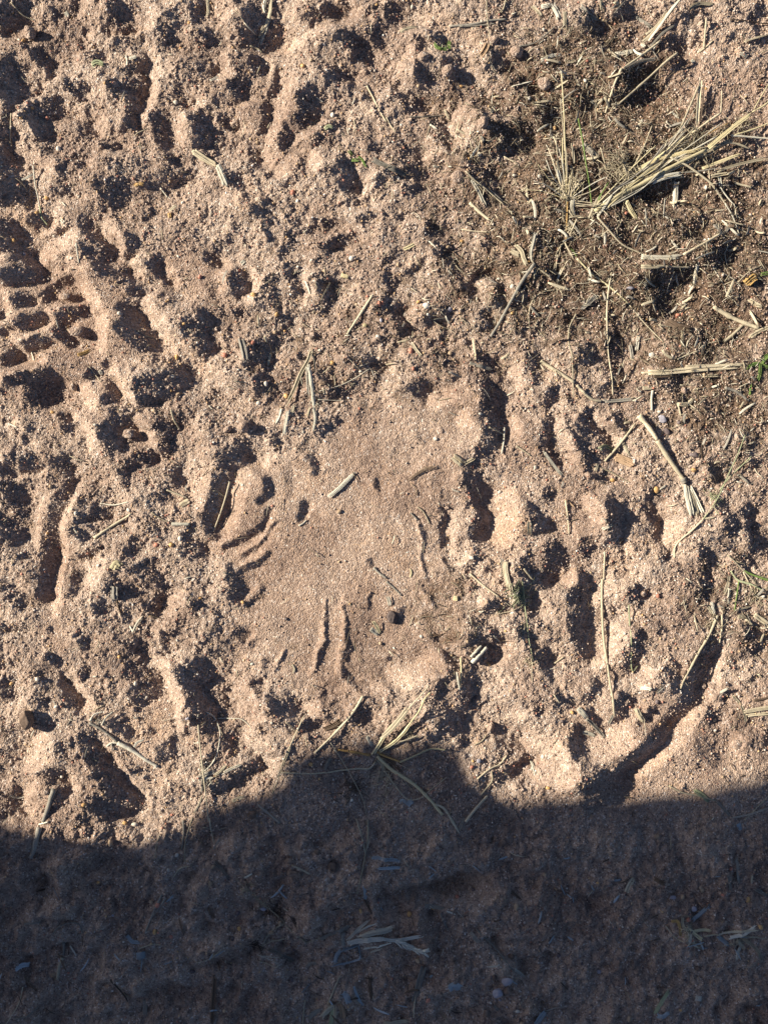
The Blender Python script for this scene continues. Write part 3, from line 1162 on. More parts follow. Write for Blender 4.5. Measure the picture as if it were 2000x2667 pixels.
p strand straw b 20 12 6 1 1 1030 1260 1060 1360 1060 1450
p strand pale b 34 8 3 1 2 780 -20 760 60 720 130
p strand pale b 42 8 3 1 2 840 0 820 110 795 230
p strand straw b 26 8 3 1 2 880 -40 865 60
p strand pale b 34 8 3 1 2 1050 -20 1070 70 1055 190
p strand straw b 20 8 3 1 2 1020 -30 1000 60
h fray pale 24 70 8 1 1 1060 1700
G top_straw_wisp|dry straw|crumpled straw wisp hanging in from the top edge left of centre|
p strand straw b 34 12 10 1 0 690 -40 675 100 640 200 590 280
p strand pale b 26 12 8 1 0 650 -30 625 60 640 110
p strand pale b 30 14 6 1 0 680 120 640 230 600 310 570 390
p strand straw b 24 12 6 1 0 620 220 570 310
p strand straw b 18 8 5 1 0 500 385 560 400 600 430
G split_stalk|dry stalk|thick pale stalk with a frayed split end right of centre|
p shaft straw r 52 30 26 3 2 540 45 620 150 690 260
p shaft straw r 50 26 16 3 2 690 265 800 430 930 610
p node grey r 66 18 18 3 2 915 590 935 630
p strand pale b 62 14 4 3 2 940 640 955 780 975 930
p strand straw b 40 14 4 3 2 960 650 1000 780 1030 930
p strand pale b 30 14 6 3 2 980 660 1030 780 1080 910
p strand brown b 22 10 4 3 2 975 700 1010 860 1050 930
G thorny_twig|twig|grey twig with curved thorns and side shoots in the lower left|
p shoot grey r 26 6 10 0 3 790 920 900 980 1030 1090
p shaft pale r 42 10 6 0 3 1030 1095 1140 1150 1270 1240 1370 1305
p thorn pale r 16 10 30 0 3 800 900 830 850 900 830
p thorn pale r 18 10 30 0 3 900 940 930 880 985 830
p thorn pale b 24 10 30 0 3 1170 1130 1200 1090 1255 1070
p thorn pale r 18 10 8 0 3 1030 1095 980 1095 930 1130
p thorn grey r 14 8 5 0 3 980 1095 990 1160
p shoot grey r 14 8 4 0 3 620 840 630 890 600 940
h rootlet grey 20 120 8 0 3 860 930
G frayed_straw_heap|dry grass|small heap of frayed husk and fine roots right of the large footprint|
p leaf straw b 50 14 6 2 2 1040 1290 1040 1400 1080 1560
p leaf pale b 30 12 6 2 2 1010 1280 1010 1450
p strand pale b 26 10 6 2 2 1150 1550 1100 1600
p stem palegreen r 12 8 8 2 2 1180 1450 1200 1600 1220 1772 1240 1900
p stem palegreen r 10 6 6 2 3 1220 0 1245 200 1280 380
p stem straw r 10 6 4 2 3 1280 380 1270 470 1270 570
p stem straw r 10 8 4 2 2 980 1760 1100 1730 1180 1690
p stem straw r 10 8 4 2 2 1020 1640 1100 1700
h root_hair palegreen 60 190 20 2 2 1180 1600
h root_hair straw 24 110 8 2 3 1260 400
h root_hair straw 24 100 8 2 3 1200 120
G forked_green_twig|twig|thin forked stem crossing the frayed stalk near the right edge|
p stem straw r 18 4 12 3 2 850 1280 860 1160 980 1040 1070 940
p stem palegreen r 14 12 30 3 2 1070 940 1200 760 1290 580 1370 400 1440 220
p stem palegreen r 13 20 30 3 2 1230 690 1340 560 1500 400
p shoot straw b 16 6 6 3 2 1060 940 1170 925
p shoot straw r 9 15 10 3 2 1100 900 1150 840 1200 880
h spikelet palegreen 24 130 10 3 2 1180 760
S straw b 30 6 6 3 0 970 85 1060 35 1190 40|curled_blade|grass blade|curled pale blade near the top right corner
S straw r 20 30 5 3 0 1110 180 1108 290 1112 400|straw_piece|straw|short upright straw right of the bent straw bundle
S straw r 16 5 5 3 0 1060 440 1120 400 1180 350|straw_piece|straw|thin straw touching the foot of the short upright straw
S straw b 20 6 6 3 0 1450 360 1560 320 1680 275|straw_piece|straw|straw entering from the right edge above the big grass clump
S brown r 12 12 12 3 0 1320 178 1480 180 1680 182|straw_piece|straw|thin brown stem along the right edge near the top corner
S pale b 26 4 4 3 0 1400 465 1440 475 1485 495|leaf_scrap|leaf scrap|small white scrap on bare soil between the right edge and the bent straw bundle
S pale b 26 4 4 3 0 1005 500 1030 530|leaf_scrap|leaf scrap|tiny white flake on bare soil right of the bent straw bundle
S straw b 30 6 6 3 0 190 -20 205 50 212 110|straw_piece|straw|yellowish straw stub hanging from the top edge right of centre
S grey b 36 6 6 3 0 20 80 90 150 200 180|dry_leaf|dry leaf|curled grey-brown leaf near the top edge above the upright tuft
S grey b 30 6 4 3 0 520 120 590 180 660 240|dry_leaf|dry leaf|weathered grey leaf touching the top of the bent straw bundle
S pale b 50 3 3 3 0 130 850 170 870 200 900|leaf_scrap|leaf scrap|pale scrap left of the foot of the bent straw bundle
S pale b 24 3 3 3 0 530 1120 560 1060 585 1020|leaf_scrap|leaf scrap|white sliver above the big grass clump
S pale b 20 3 3 3 0 840 960 900 1015|leaf_scrap|leaf scrap|white sliver left of the standing split stem of the grass clump
S grey b 60 4 4 3 0 60 1240 130 1320 200 1390|dry_leaf|dry leaf|broad striped dry leaf left of the big grass clump base
S pale b 50 8 4 3 0 860 1560 870 1660 860 1790|dry_leaf|dry leaf|chequered pale leaf standing below the big grass clump
S pale b 24 6 6 3 0 1225 1480 1240 1620|straw_piece|straw|narrow pale straw below the right part of the grass clump
S straw r 22 5 5 3 0 1370 1570 1450 1595 1520 1615|straw_piece|straw|straw stub lying right of the grass clump foot at the right edge
S straw b 34 6 6 2 0 1270 70 1310 110 1360 175|straw_piece|straw|grey-tan husk pointing down near the top edge
S pale b 50 8 8 2 0 1440 60 1475 130 1505 210|straw_piece|straw|broad pale straw leg near the top edge beside a short cross piece
S pale b 36 8 8 2 0 1350 90 1430 75|straw_piece|straw|short pale cross piece meeting the broad pale straw near the top edge
S straw b 40 6 6 2 0 1545 140 1550 200 1550 270|dry_leaf|dry leaf|twisted tan leaf hanging beside the broad pale straw near the top
S grey r 14 5 14 2 0 1160 420 1290 390 1400 310 1470 250|twig|twig|thin grey twig rising to the right in the upper middle
S pale b 26 4 4 2 0 1340 550 1430 500 1525 480|dry_leaf|dry leaf|bleached curled strip right of the thin grey twig
S straw b 26 4 4 2 0 1575 550 1660 530|straw_piece|straw|short straw tip right of the bleached curled strip
S grey r 22 5 6 2 0 560 240 750 230 900 200 1050 185|twig|twig|grey twig lying level near the top right of centre
S grey r 16 5 5 2 0 650 245 800 240 960 225|twig|twig|second grey twig pressed against the level twig near the top
S straw r 10 10 6 2 0 880 20 885 170 910 370 930 500|grass_stalk|grass stem|thin upright stem crossing the level grey twigs near the top
S straw r 10 8 6 2 0 1050 0 1030 80 1010 130|grass_stalk|grass stem|fine curved stem at the top edge above the level grey twigs
S tan b 60 8 4 2 0 890 400 870 450 830 520|dry_leaf|dry leaf|folded brown leaf below the level grey twigs
S straw b 34 3 3 2 0 135 295 200 260 290 240|straw_piece|straw|short tan straw half buried left of the green seedling
S pale b 32 4 4 2 0 915 985 945 945 975 910|leaf_scrap|leaf scrap|bright white husk in the upper middle crumbly soil
S pale b 18 4 4 2 0 395 1080 460 1120|straw_piece|straw|small white straw bit in a hollow of the upper middle
S grey r 14 5 5 2 0 220 1010 350 1000 520 970|twig|twig|fine dark twig with soil on it in the upper middle
S straw r 16 12 6 2 0 700 1500 760 1560 870 1640 1040 1770|straw_piece|straw|long thin straw slanting down in the upper middle
S pale b 30 6 4 2 0 750 1570 820 1680 870 1790|straw_piece|straw|pale leaf strip beside the long thin slanting straw
S straw r 14 6 4 2 0 1030 1360 1140 1420|straw_piece|straw|short thin straw right of the upper middle hollow
S straw r 14 8 4 2 0 20 1020 60 1090 100 1140|grass_stalk|grass stem|small branched stem left of the upper middle hollow
S straw r 16 5 4 1 0 1510 735 1570 850 1620 960 1680 1060|straw_piece|straw|thin straw slanting down in the upper part left of the seedling hollow
S pale r 12 4 4 1 0 1385 900 1410 850|leaf_scrap|leaf scrap|white sliver left of the thin slanting straw in the upper part
S pale r 10 4 4 1 0 1070 835 1135 875|leaf_scrap|leaf scrap|white sliver inside the dark hollow right of the long ridge in the upper part
S straw b 60 8 6 1 0 0 1290 100 1360 220 1430|dry_leaf|dry leaf|layered grey husk lying on the ridge in the upper left
S pale b 60 10 4 1 0 225 1430 265 1520 305 1620|dry_leaf|dry leaf|pale torn husk end below the layered grey husk
S straw b 30 12 4 1 0 135 -10 140 70 130 150|straw_piece|straw|straw stub at the top edge left of the crumpled wisp
S grey b 50 4 4 1 0 1560 1400 1659 1450 1800 1500 1860 1520|dry_leaf|dry leaf|long dark grey leaf in a hollow right of the green weed sprig
S pale b 24 4 4 1 0 170 720 230 660|straw_piece|straw|short white straw beside the hollow in the upper left
S palegreen b 50 10 10 0 0 800 570 850 545 910 575|dry_leaf|leaf|small pale green leaf raised on sand in the upper left
S pale b 34 3 3 0 0 1125 515 1190 500|leaf_scrap|leaf scrap|white chip right of the pale green leaf in the upper left
S pale b 14 8 4 0 0 1090 480 1105 530 1100 575|leaf_scrap|leaf scrap|thin hooked scrap right of the pale green leaf in the upper left
S straw r 12 14 4 0 0 120 50 200 130 290 160|straw_piece|straw|thin straw in the top left corner
S pale b 40 12 4 0 0 570 100 590 140|leaf_scrap|leaf scrap|upright white chip near the top left corner
S grey r 16 6 6 0 0 10 1060 50 1050 90 1030|straw_piece|straw|short straw at the left edge above the tyre print
S straw r 12 8 4 0 0 130 1010 110 1100 90 1180 90 1240|grass_stalk|grass stem|thin branching stem at the left edge above the tyre print
S pale r 14 30 6 0 0 300 1440 310 1600 330 1772|grass_stalk|grass stem|pale upright stem near the left edge above the tyre print
S pale b 20 20 20 0 0 200 1560 250 1540 300 1510|grass_shoot|grass blade|white leaf tip on the pale upright stem above the tyre print
S palegreen r 14 6 4 0 1 335 0 350 90 400 160|grass_stalk|grass stem|greenish end of a stem hanging into the hollow above the tyre print
S amber b 30 5 4 0 0 1160 1610 1200 1590 1250 1600|dry_leaf|dry leaf|small brown leaf right of the pale upright stem in the upper left
S pale r 12 6 4 0 0 1380 1610 1440 1690|straw_piece|straw|thin white straw right of the small brown leaf
S amber b 26 10 4 0 1 1460 60 1470 110|grass_shoot|grass blade|curled yellow stub whose long shadow crosses the sand in the upper left
S straw b 22 30 14 0 1 1470 55 1530 0|grass_shoot|grass blade|raised tip beside the curled yellow stub in the upper left
S pale r 16 14 4 0 1 690 350 695 430 710 520|straw_piece|straw|short white straw standing on the ridge above the tyre print
S pale b 24 6 4 0 1 525 120 560 155|leaf_scrap|leaf scrap|small white scrap on the rim above the tyre print
S amber b 34 8 4 0 1 680 1300 730 1280 785 1245|dry_leaf|dry leaf|yellow-brown leaf on the rim below the tyre print
S straw r 10 6 4 0 1 780 1400 840 1480 880 1530|grass_stalk|grass stem|fine brown stem below the tyre print
S pale b 26 4 4 0 1 865 1430 890 1470|leaf_scrap|leaf scrap|white scrap below the tyre print beside a fine stem
S grey r 12 5 4 0 1 1200 1090 1260 1130 1320 1140|twig|twig|thin forked twig in the dark furrow right of the tyre print
S straw r 22 14 6 1 1 1565 790 1450 960 1340 1120|straw_piece|straw|straight yellow straw slanting above the footprint
S grey b 60 8 6 1 1 430 1160 460 1260 480 1370|dry_leaf|dry leaf|curled grey bark-like leaf upper left of the large footprint
S straw b 20 6 4 1 1 680 1280 655 1390|straw_piece|straw|short straw beside the curled grey leaf
S pale b 34 6 4 1 1 430 510 460 480|leaf_scrap|leaf scrap|white flake at the tip of an oval hollow
S yellow b 40 6 6 1 1 1290 610 1355 630|leaf_scrap|seed husk|pale yellow husk among pebbles above the footprint
S yellow b 32 4 4 1 1 1480 1040 1515 1050|leaf_scrap|seed husk|small yellow-green husk right of the straight yellow straw
S pale r 9 6 4 1 1 1540 1410 1400 1500 1250 1570 1100 1610|rootlet|root|fine white root branching in the shadow above the footprint
S pale r 9 6 4 1 1 1090 1680 1200 1685 1320 1685|rootlet|root|straight thread root beside the frayed wisp
S yellow b 32 5 5 2 1 170 385 220 365 265 345|straw_piece|straw|short yellow straw in the middle upper area
S straw r 30 6 6 2 1 740 -20 820 60 905 135|straw_piece|straw|pale straw slanting down in the centre upper area
S straw r 12 6 4 2 1 670 205 780 225 920 240|straw_piece|straw|thin level straw below the pale slanting straw
S grey r 30 26 10 2 1 1290 520 1180 680 1080 860 1000 1010 920 1140|dry_stalk|dry stalk|long grey stalk slanting down left of the upright tuft
S pale b 34 30 10 2 1 1300 250 1280 340 1265 420 1270 500|dry_leaf|dry leaf|white leaf rising from the top of the long grey stalk
S straw b 50 14 8 2 1 1090 390 1130 420 1170 430|seed_husk|seed husk|cluster of tan husks left of the long grey stalk
S straw b 36 14 10 2 1 1120 340 1180 400 1200 470 1240 540|seed_husk|seed husk|folded husk leading down to the long grey stalk
S straw r 12 10 4 2 1 1270 490 1300 530 1330 600|grass_stalk|grass stem|fine stem at the top end of the long grey stalk
S straw r 14 8 4 2 1 1250 960 1260 880 1300 800 1380 750 1480 730|grass_stalk|grass stem|hooked thin stem right of the long grey stalk
S straw r 14 8 4 2 1 1659 940 1600 1060 1590 1200 1620 1380 1630 1660|grass_stalk|grass stem|long wavy thin stem right of the hooked stem
S straw b 18 6 6 2 1 120 1185 200 1165 265 1120|grass_shoot|grass blade|small curved blade above the footprint right of centre
S straw b 22 6 6 2 1 240 1190 280 1260 330 1320|straw_piece|straw|dark-tipped short straw below the small curved blade
S grey b 30 6 6 2 1 720 1360 830 1395 950 1420|straw_piece|straw|grey flat straw above the dark footprint notch
S straw r 10 6 4 2 1 410 990 480 1040 560 1070|grass_stalk|grass stem|fine bent stem in the crumbly soil above the grey flat straw
S straw r 34 10 6 2 1 1355 1345 1480 1430 1640 1540|dry_stalk|dry stalk|tan stalk slanting down right of the dark footprint notch
S straw r 26 6 5 3 1 0 1560 60 1620 140 1680 220 1695|dry_stalk|dry stalk|lower bent piece of straw continuing the tan slanting stalk
S grey b 26 6 6 3 1 230 1695 380 1685 540 1668|straw_piece|straw|dark grey straw lying level below the litter
S straw b 34 6 6 3 1 1590 -0 1620 -60|straw_piece|straw|tiny straw at the right edge below the grass clump
S straw r 16 40 4 3 1 165 130 270 240 380 345 500 400 600 440|grass_stalk|grass stem|long thin stem running down from the grass clump base
S yellow r 18 10 4 3 1 0 470 130 600 270 700 450 860|grass_stalk|grass stem|yellowish stem slanting down from the upright tuft
S straw r 12 4 3 3 1 450 860 600 1030 760 1200|grass_stalk|grass stem|thin brown continuation of the slanting stem in the litter
S straw r 15 14 10 3 1 300 560 265 850 270 1200 300 1450 318 1640|grass_stalk|grass stem|long upright thin stem below the upright tuft
S pale b 42 8 8 3 1 525 455 700 468 910 458|dry_leaf|dry leaf|broad pale leaf lying level below the grass clump
S straw r 24 10 16 3 1 900 450 1080 350 1240 250|dry_stalk|dry stalk|stalk rising right from the broad pale level leaf
S straw r 20 8 8 3 1 535 548 760 548 980 542|straw_piece|straw|straight level straw just below the broad pale leaf
S pale b 30 6 6 3 1 1042 500 1035 600 1033 700|straw_piece|straw|upright white straw right of the level straws
S grey b 44 8 8 3 1 1195 160 1240 210 1290 260|dry_leaf|dry leaf|grey leaf below the right part of the grass clump
S grey b 30 6 6 3 1 1340 160 1290 230|dry_leaf|dry leaf|narrow grey leaf meeting the broader grey leaf below the clump
S pale r 14 20 6 3 1 1280 -10 1360 120 1415 255|grass_shoot|grass blade|slender white blade under the right side of the grass clump
S straw r 40 8 8 3 1 1190 875 1380 980 1575 1065|dry_stalk|dry stalk|thick straw slanting down near the right edge
S straw r 30 6 6 3 1 1290 1175 1370 1110 1450 1030|straw_piece|straw|short thick straw rising right below the thick slanting straw
S straw b 34 6 6 3 1 1490 1145 1580 1090 1680 1050|straw_piece|straw|straw leaving the right edge beside the thick slanting straw
S grey b 44 6 6 3 1 40 900 110 840 180 780|straw_piece|straw|hollow grey straw section below the upright tuft
S pale b 26 5 5 3 1 545 1110 540 1190 533 1260|leaf_scrap|leaf scrap|white pointed leaf standing in the litter
S grey b 26 5 5 3 1 475 1190 490 1270 495 1340|leaf_scrap|leaf scrap|grey pointed leaf left of the white pointed one
S straw b 46 8 8 3 1 555 1452 750 1450 950 1430 1200 1410 1430 1400|straw_bundle|straw|thick flattened straw bundle lying level near the right edge
S brown b 30 5 5 3 1 650 1490 800 1475 940 1455|straw_piece|straw|dark brown straw under the left end of the level bundle
S straw b 24 10 10 3 1 930 1400 1150 1395 1500 1380|straw_piece|straw|slim straw along the top of the level bundle
S straw b 26 5 5 3 1 1080 1480 1230 1475|straw_piece|straw|short straw below the middle of the level bundle
S straw b 34 6 6 3 1 570 1582 660 1580|straw_piece|straw|short stub crossing the top of an upright straw below the level bundle
S pale r 24 6 6 3 1 660 1600 655 1680 660 1772|straw_piece|straw|upright pale straw below the short stub
S brown b 80 8 8 3 1 780 1000 880 1060 1010 1085|wood_chip|wood chip|weathered brown bark chip in the litter
S straw b 30 6 4 3 1 910 1085 908 1160 903 1250|straw_piece|straw|straw hanging under the bark chip
S straw r 14 6 4 3 1 860 1340 950 1300 1050 1260|straw_piece|straw|thin straw slanting below the bark chip
S grey b 20 6 4 3 1 1070 1270 1140 1165|straw_piece|straw|small grey straw right of the bark chip
S pale r 11 6 4 3 1 1160 510 1230 620 1280 700 1300 760 1400 870|rootlet|root|white wavy root at the right of the litter
S pale r 10 6 4 3 1 1260 590 1350 640 1420 710|rootlet|root|fine white root above the wavy one
S straw r 12 10 4 3 1 1390 670 1500 570 1620 510|grass_stalk|grass stem|thin stem slanting up to the yellow husk at the right edge
S amber b 90 10 6 3 1 1460 690 1510 640 1560 620|seed_husk|seed husk|fuzzy yellow husk near the right edge
S straw b 40 6 6 3 1 1490 810 1550 860 1600 885|dry_leaf|dry leaf|pale leaf strip at the right edge above the green sprig
S grey r 30 8 6 3 1 1280 1580 1380 1610 1500 1690|straw_piece|straw|grey straw below the green sprig
S straw b 36 6 6 3 1 860 1720 960 1720 1020 1660|dry_leaf|dry leaf|forked pale leaf below the level bundle
S straw r 20 6 14 3 2 255 440 370 310 515 112|straw_piece|straw|thin straight straw left of the split stalk
S palegreen b 34 6 5 3 2 190 340 260 310 340 350|dry_leaf|dry leaf|small greenish leaf at the foot of the thin straight straw
S straw b 30 5 5 3 2 330 350 400 290 430 310 465 400|dry_leaf|dry leaf|bent tan leaf beside the thin straight straw
S tan b 80 8 6 3 2 340 400 420 430 505 475|bark_piece|bark piece|short chunk of brown bark left of the split stalk
S straw b 26 5 4 3 2 190 465 170 530|leaf_scrap|leaf scrap|small curled scrap left of the brown bark chunk
S straw r 12 5 4 3 2 190 490 300 530 400 590 470 625|grass_stalk|grass stem|thin straw below the brown bark chunk
S pale b 26 5 5 3 2 205 1030 240 1010 298 990|leaf_scrap|leaf scrap|white split scrap in a dark hollow right of the footprint
S straw r 15 12 8 3 2 250 1220 248 1350 245 1470|straw_piece|straw|upper end of the tall thin straw on the right slope
S straw r 24 8 14 3 2 240 1465 232 1600 235 1772 245 1990 275 2250 318 2630|dry_stalk|dry stalk|tall thin yellow straw lying down the right slope
S pale b 24 12 4 3 3 305 860 297 900 285 948|leaf_scrap|leaf scrap|white foot of the tall thin straw
S pale b 46 12 8 3 3 0 790 50 840 90 890|straw_piece|straw|frayed grey top of a short stalk lower right
S grey b 34 8 6 3 3 85 890 170 970 265 1080|straw_piece|straw|lower half of the short stalk beside the tall straw foot
S pale b 36 6 4 3 3 60 1020 110 1030 175 1055|leaf_scrap|leaf scrap|bright white chip left of the short grey stalk
S pale b 26 12 10 3 3 535 625 590 618 630 630|leaf_scrap|leaf scrap|white pointed scrap right of the tall thin straw
S straw b 50 6 6 3 3 515 800 540 860 590 930|dry_leaf|dry leaf|brown striped leaf right of the tall straw foot
S grey b 24 5 5 3 3 680 660 730 600|straw_piece|straw|dark short straw right of the white pointed scrap
S palegreen r 14 4 4 3 3 450 -90 450 -90 480 450 540 445|leaf_scrap|leaf scrap|tiny bit of pale leaf above the white pointed scrap
S straw b 22 6 6 3 3 1350 690 1420 770 1470 880 1475 950|grass_shoot|grass blade|curved yellow blade near the right edge below the tuft
S straw b 34 8 8 3 3 1450 840 1560 815 1680 790|straw_piece|straw|upper of two parallel straws at the lower right edge
S straw b 26 6 6 3 3 1480 875 1560 860 1680 850|straw_piece|straw|lower of two parallel straws at the lower right edge
S brown r 24 8 8 3 3 1530 735 1600 725 1680 700|straw_piece|straw|dark brown stem above the two parallel straws
S straw r 16 5 5 3 3 800 1475 920 1535 1050 1560 1200 1600|grass_stalk|grass stem|thin straw along the shadow edge at the right
S palegreen b 42 8 5 3 3 1010 1510 1080 1550 1155 1620|dry_leaf|leaf|pale green leaf on the shadow edge at the right
S grey b 22 5 5 3 3 1190 1590 1260 1660 1340 1750|grass_shoot|grass blade|grey-green blade bending in the shade at the right
S grey b 20 5 5 3 3 1340 1750 1480 1720 1680 1650|grass_shoot|grass blade|second half of the bent grey-green blade at the right
S straw r 10 5 5 3 3 1450 1772 1560 1650 1659 1540|grass_stalk|grass stem|thin stem crossing the bent blade at the right
S straw r 26 4 4 0 2 820 1105 980 995 1140 895|straw_piece|straw|straight half-buried straw left of the footprint
S pale r 14 6 6 0 2 860 805 980 820 1120 795|straw_piece|straw|thin level straw above the half-buried one at left
S pale r 34 8 8 0 2 1490 985 1560 985 1645 985|straw_piece|straw|short white cut straw left of the footprint
S straw r 12 6 6 0 2 1320 885 1390 935 1500 985|grass_stalk|grass stem|fine stem leading to the short white cut straw
S straw b 18 6 6 0 2 1440 690 1540 730 1620 760|straw_piece|straw|thin brown straw left of the footprint rim
S straw b 50 6 4 0 2 1560 830 1600 800 1640 780|dry_leaf|dry leaf|folded tan leaf left of the footprint rim
S yellow b 60 8 8 0 2 1000 1370 1030 1320 1075 1355|dry_leaf|leaf|bright cream heart-shaped leaf in the left half
S grey b 70 26 6 0 2 1015 1520 1005 1590 1010 1640|dry_leaf|leaf|grey leaf with a pointed tip below the cream leaf
S brown r 16 6 4 0 2 1015 1640 1030 1720 1050 1772|twig|twig|brown stalk below the grey pointed leaf
S pale r 14 4 4 0 2 70 115 110 130 155 150|straw_piece|straw|short white straw near the left edge below the tyre print
S straw r 20 20 4 0 2 1490 0 1510 90 1550 170|grass_stalk|grass stem|little split straw in the left half pointing down
S pale b 24 14 4 0 3 1155 150 1190 70 1240 10|grass_shoot|grass blade|pale two-pronged sprout in the left half
S pale b 14 14 4 0 3 1155 150 1120 90|grass_shoot|grass blade|short prong of the pale sprout in the left half
S straw r 15 40 4 1 2 330 620 270 820 180 1050|straw_piece|straw|thin straw leaning inside the dark toe hollow of the footprint
S straw r 10 10 8 1 2 190 700 220 700 275 745|grass_stalk|grass stem|fine bent hair beside the leaning straw in the toe hollow
S pale b 34 14 6 1 2 1180 755 1290 660 1410 535|straw_piece|straw|short pale straw raised on the smooth footprint pad
S pale r 14 4 4 1 2 925 1000 960 980 990 950|leaf_scrap|leaf scrap|white crescent beside the dark hole in the footprint
S grey r 22 4 4 1 2 1570 1360 1620 1410 1680 1450|twig|twig|grey half-buried straw in the pad of the footprint
S grey r 20 2 0 2 2 20 1480 90 1540 150 1600|twig|twig|lower sunken end of the grey straw in the footprint pad
S pale b 28 12 5 2 2 30 1605 45 1650 50 1690|leaf_scrap|leaf scrap|small white upright chip on the footprint pad
S pale b 44 30 6 1 3 1540 110 1580 140 1620 170|leaf_scrap|straw|frayed white husk with a long shadow at the footprint's lower edge
S yellow b 24 34 6 1 3 1565 45 1600 100 1630 165|grass_shoot|grass blade|yellow blade rising from the frayed white husk
S straw b 18 4 4 1 3 865 430 885 470 870 510|leaf_scrap|seed husk|small curved husk in the lower footprint
S brown b 22 12 12 2 2 210 610 320 530 450 485|bark_piece|bark piece|dark bark strip casting a shadow at the right of the footprint
S straw b 70 12 6 2 2 590 400 640 440 680 470|wood_chip|wood chip|split wood chip by the dark notch right of the footprint
S straw b 26 8 10 2 2 690 465 740 440 785 415|straw_piece|straw|thin splinter leaving the split wood chip
S straw r 14 10 8 2 2 900 155 970 180 1040 215|straw_piece|straw|thin straw in the dark notch right of the footprint
S pale r 18 12 8 2 2 1040 150 1035 260 1015 380|straw_piece|straw|upright white straw crossing the dark notch
S straw r 16 6 5 2 2 1140 310 1200 350 1265 395|straw_piece|straw|short straw right of the dark notch
S pale b 30 8 6 2 2 1370 355 1450 460 1540 575|straw_piece|straw|white straw with dark spots on the right slope
S straw r 12 8 6 2 2 290 840 340 880 395 985|grass_stalk|grass stem|fine bent straw at the right rim of the footprint
S grey r 14 8 6 2 2 230 890 260 920 290 950|straw_piece|straw|tiny grey straw at the right rim of the footprint
S straw r 16 6 6 2 2 735 1410 850 1510 985 1610|straw_piece|straw|straight thin straw right of the lower footprint
S straw r 20 8 6 2 2 1195 1365 1240 1420 1290 1480|straw_piece|straw|short straw right of the frayed heap
S yellow b 44 6 6 2 2 595 1620 635 1625|seed_husk|leaf|round pale yellow leaf right of the footprint
S yellow b 16 4 4 2 2 225 1445 235 1400 222 1370|leaf_scrap|seed husk|tiny curved yellow husk on the footprint pad
S straw r 16 10 6 2 2 1565 780 1580 900 1597 1070|straw_piece|straw|upright thin straw on the right slope
S tan b 16 8 6 2 2 1560 770 1600 800 1645 840|straw_piece|straw|short tan straw meeting the upright thin straw
S straw b 50 6 6 2 2 1240 960 1250 1080|leaf_scrap|dry leaf|tan leaf scrap in the hollow right of the toe mound
S pale r 38 14 14 2 3 755 405 820 340 885 275|straw_piece|straw|thick white cut straw, the lower one of two lying parallel
S pale r 26 12 12 2 3 745 355 790 305 838 260|straw_piece|straw|slim white cut straw, the upper one of two lying parallel
S yellow r 16 30 4 2 3 660 360 662 480 650 610|grass_shoot|grass blade|taller blade of a small upright pair below the cut straws
S pale b 18 20 4 2 3 622 480 635 560 650 640|grass_shoot|grass blade|shorter blade of the small upright pair below the cut straws
S pale r 16 8 5 2 3 940 170 1005 235|straw_piece|straw|small white straw above the thick cut straw
S straw r 14 6 6 2 3 1480 425 1560 365|straw_piece|straw|small straw on the lower right slope
S straw r 12 6 6 2 3 1450 670 1500 745|straw_piece|straw|tiny upright straw on the lower right slope
S pale b 22 12 6 2 3 1285 1280 1300 1340 1315 1390|leaf_scrap|leaf scrap|white upright scrap near the shadow edge in the lower right
S straw r 16 6 6 2 3 800 1400 900 1330 1000 1290 1065 1220|grass_stalk|grass stem|wavy straw at the shadow edge right of the star-shaped tuft
S straw r 14 6 6 2 3 925 1340 930 1420 880 1490 830 1550|grass_stalk|grass stem|bent thin straw below the wavy straw
S straw r 12 6 6 2 3 780 1130 850 1100 890 1050|grass_stalk|grass stem|looped thin straw above the wavy straw
S straw r 26 8 5 2 3 700 1772 790 1660 890 1555|straw_piece|straw|straight straw in the shade right of the star-shaped tuft
S grey b 24 4 4 2 4 640 100 660 50 690 -30|straw_piece|straw|grey end of the straw pair meeting at a point in the shade
S slate b 36 4 4 2 3 135 1620 160 1600 200 1620|dry_leaf|leaf|blue-grey two-lobed leaf left lobe in the shade
S slate b 50 4 4 2 3 200 1640 225 1610 250 1595|dry_leaf|leaf|blue-grey two-lobed leaf right lobe in the shade
S straw r 22 10 10 1 3 1480 690 1400 820 1250 1000 1060 1185|straw_piece|straw|straight straw slanting above the star-shaped tuft
S straw r 11 10 10 1 3 975 860 880 1060 800 1240 740 1400|grass_stalk|grass stem|thin feathery stem left of the star-shaped tuft
S straw r 10 8 6 1 3 820 905 870 960 920 1020|grass_stalk|grass stem|hair-thin stem crossing the feathery stem
S straw r 9 6 4 1 3 860 1130 780 1330 690 1560|grass_stalk|grass stem|drooping lower part of the thin feathery stem
S pale b 34 6 6 1 3 1515 1040 1560 1130|straw_piece|straw|short flat straw just above the star-shaped tuft
S brown b 46 8 6 1 3 1130 990 1220 950 1290 900|bark_piece|bark piece|brown fibrous scrap behind the straight slanting straw
S grey b 30 5 5 1 3 1150 1330 1170 1270 1210 1220|dry_leaf|dry leaf|grey leaf below the fibrous scrap
S grey r 26 4 4 1 3 570 1640 660 1710 760 1790|straw_piece|straw|grey straw slanting down at the top of the shade
S straw b 26 4 4 1 3 340 1615 400 1590 455 1580|straw_piece|straw|dull straw just below the pale root tuft
S grey r 44 8 5 0 3 500 1480 450 1620 390 1772|dry_stalk|dry stalk|upper half of a weathered grey stalk in the lower left corner
S grey r 50 5 4 0 4 360 60 340 150 320 240 270 330|dry_stalk|dry stalk|lower half of the weathered stalk reaching into the shade
S pale r 16 10 4 0 4 350 40 440 5|twig|twig|white side twig on the weathered grey stalk
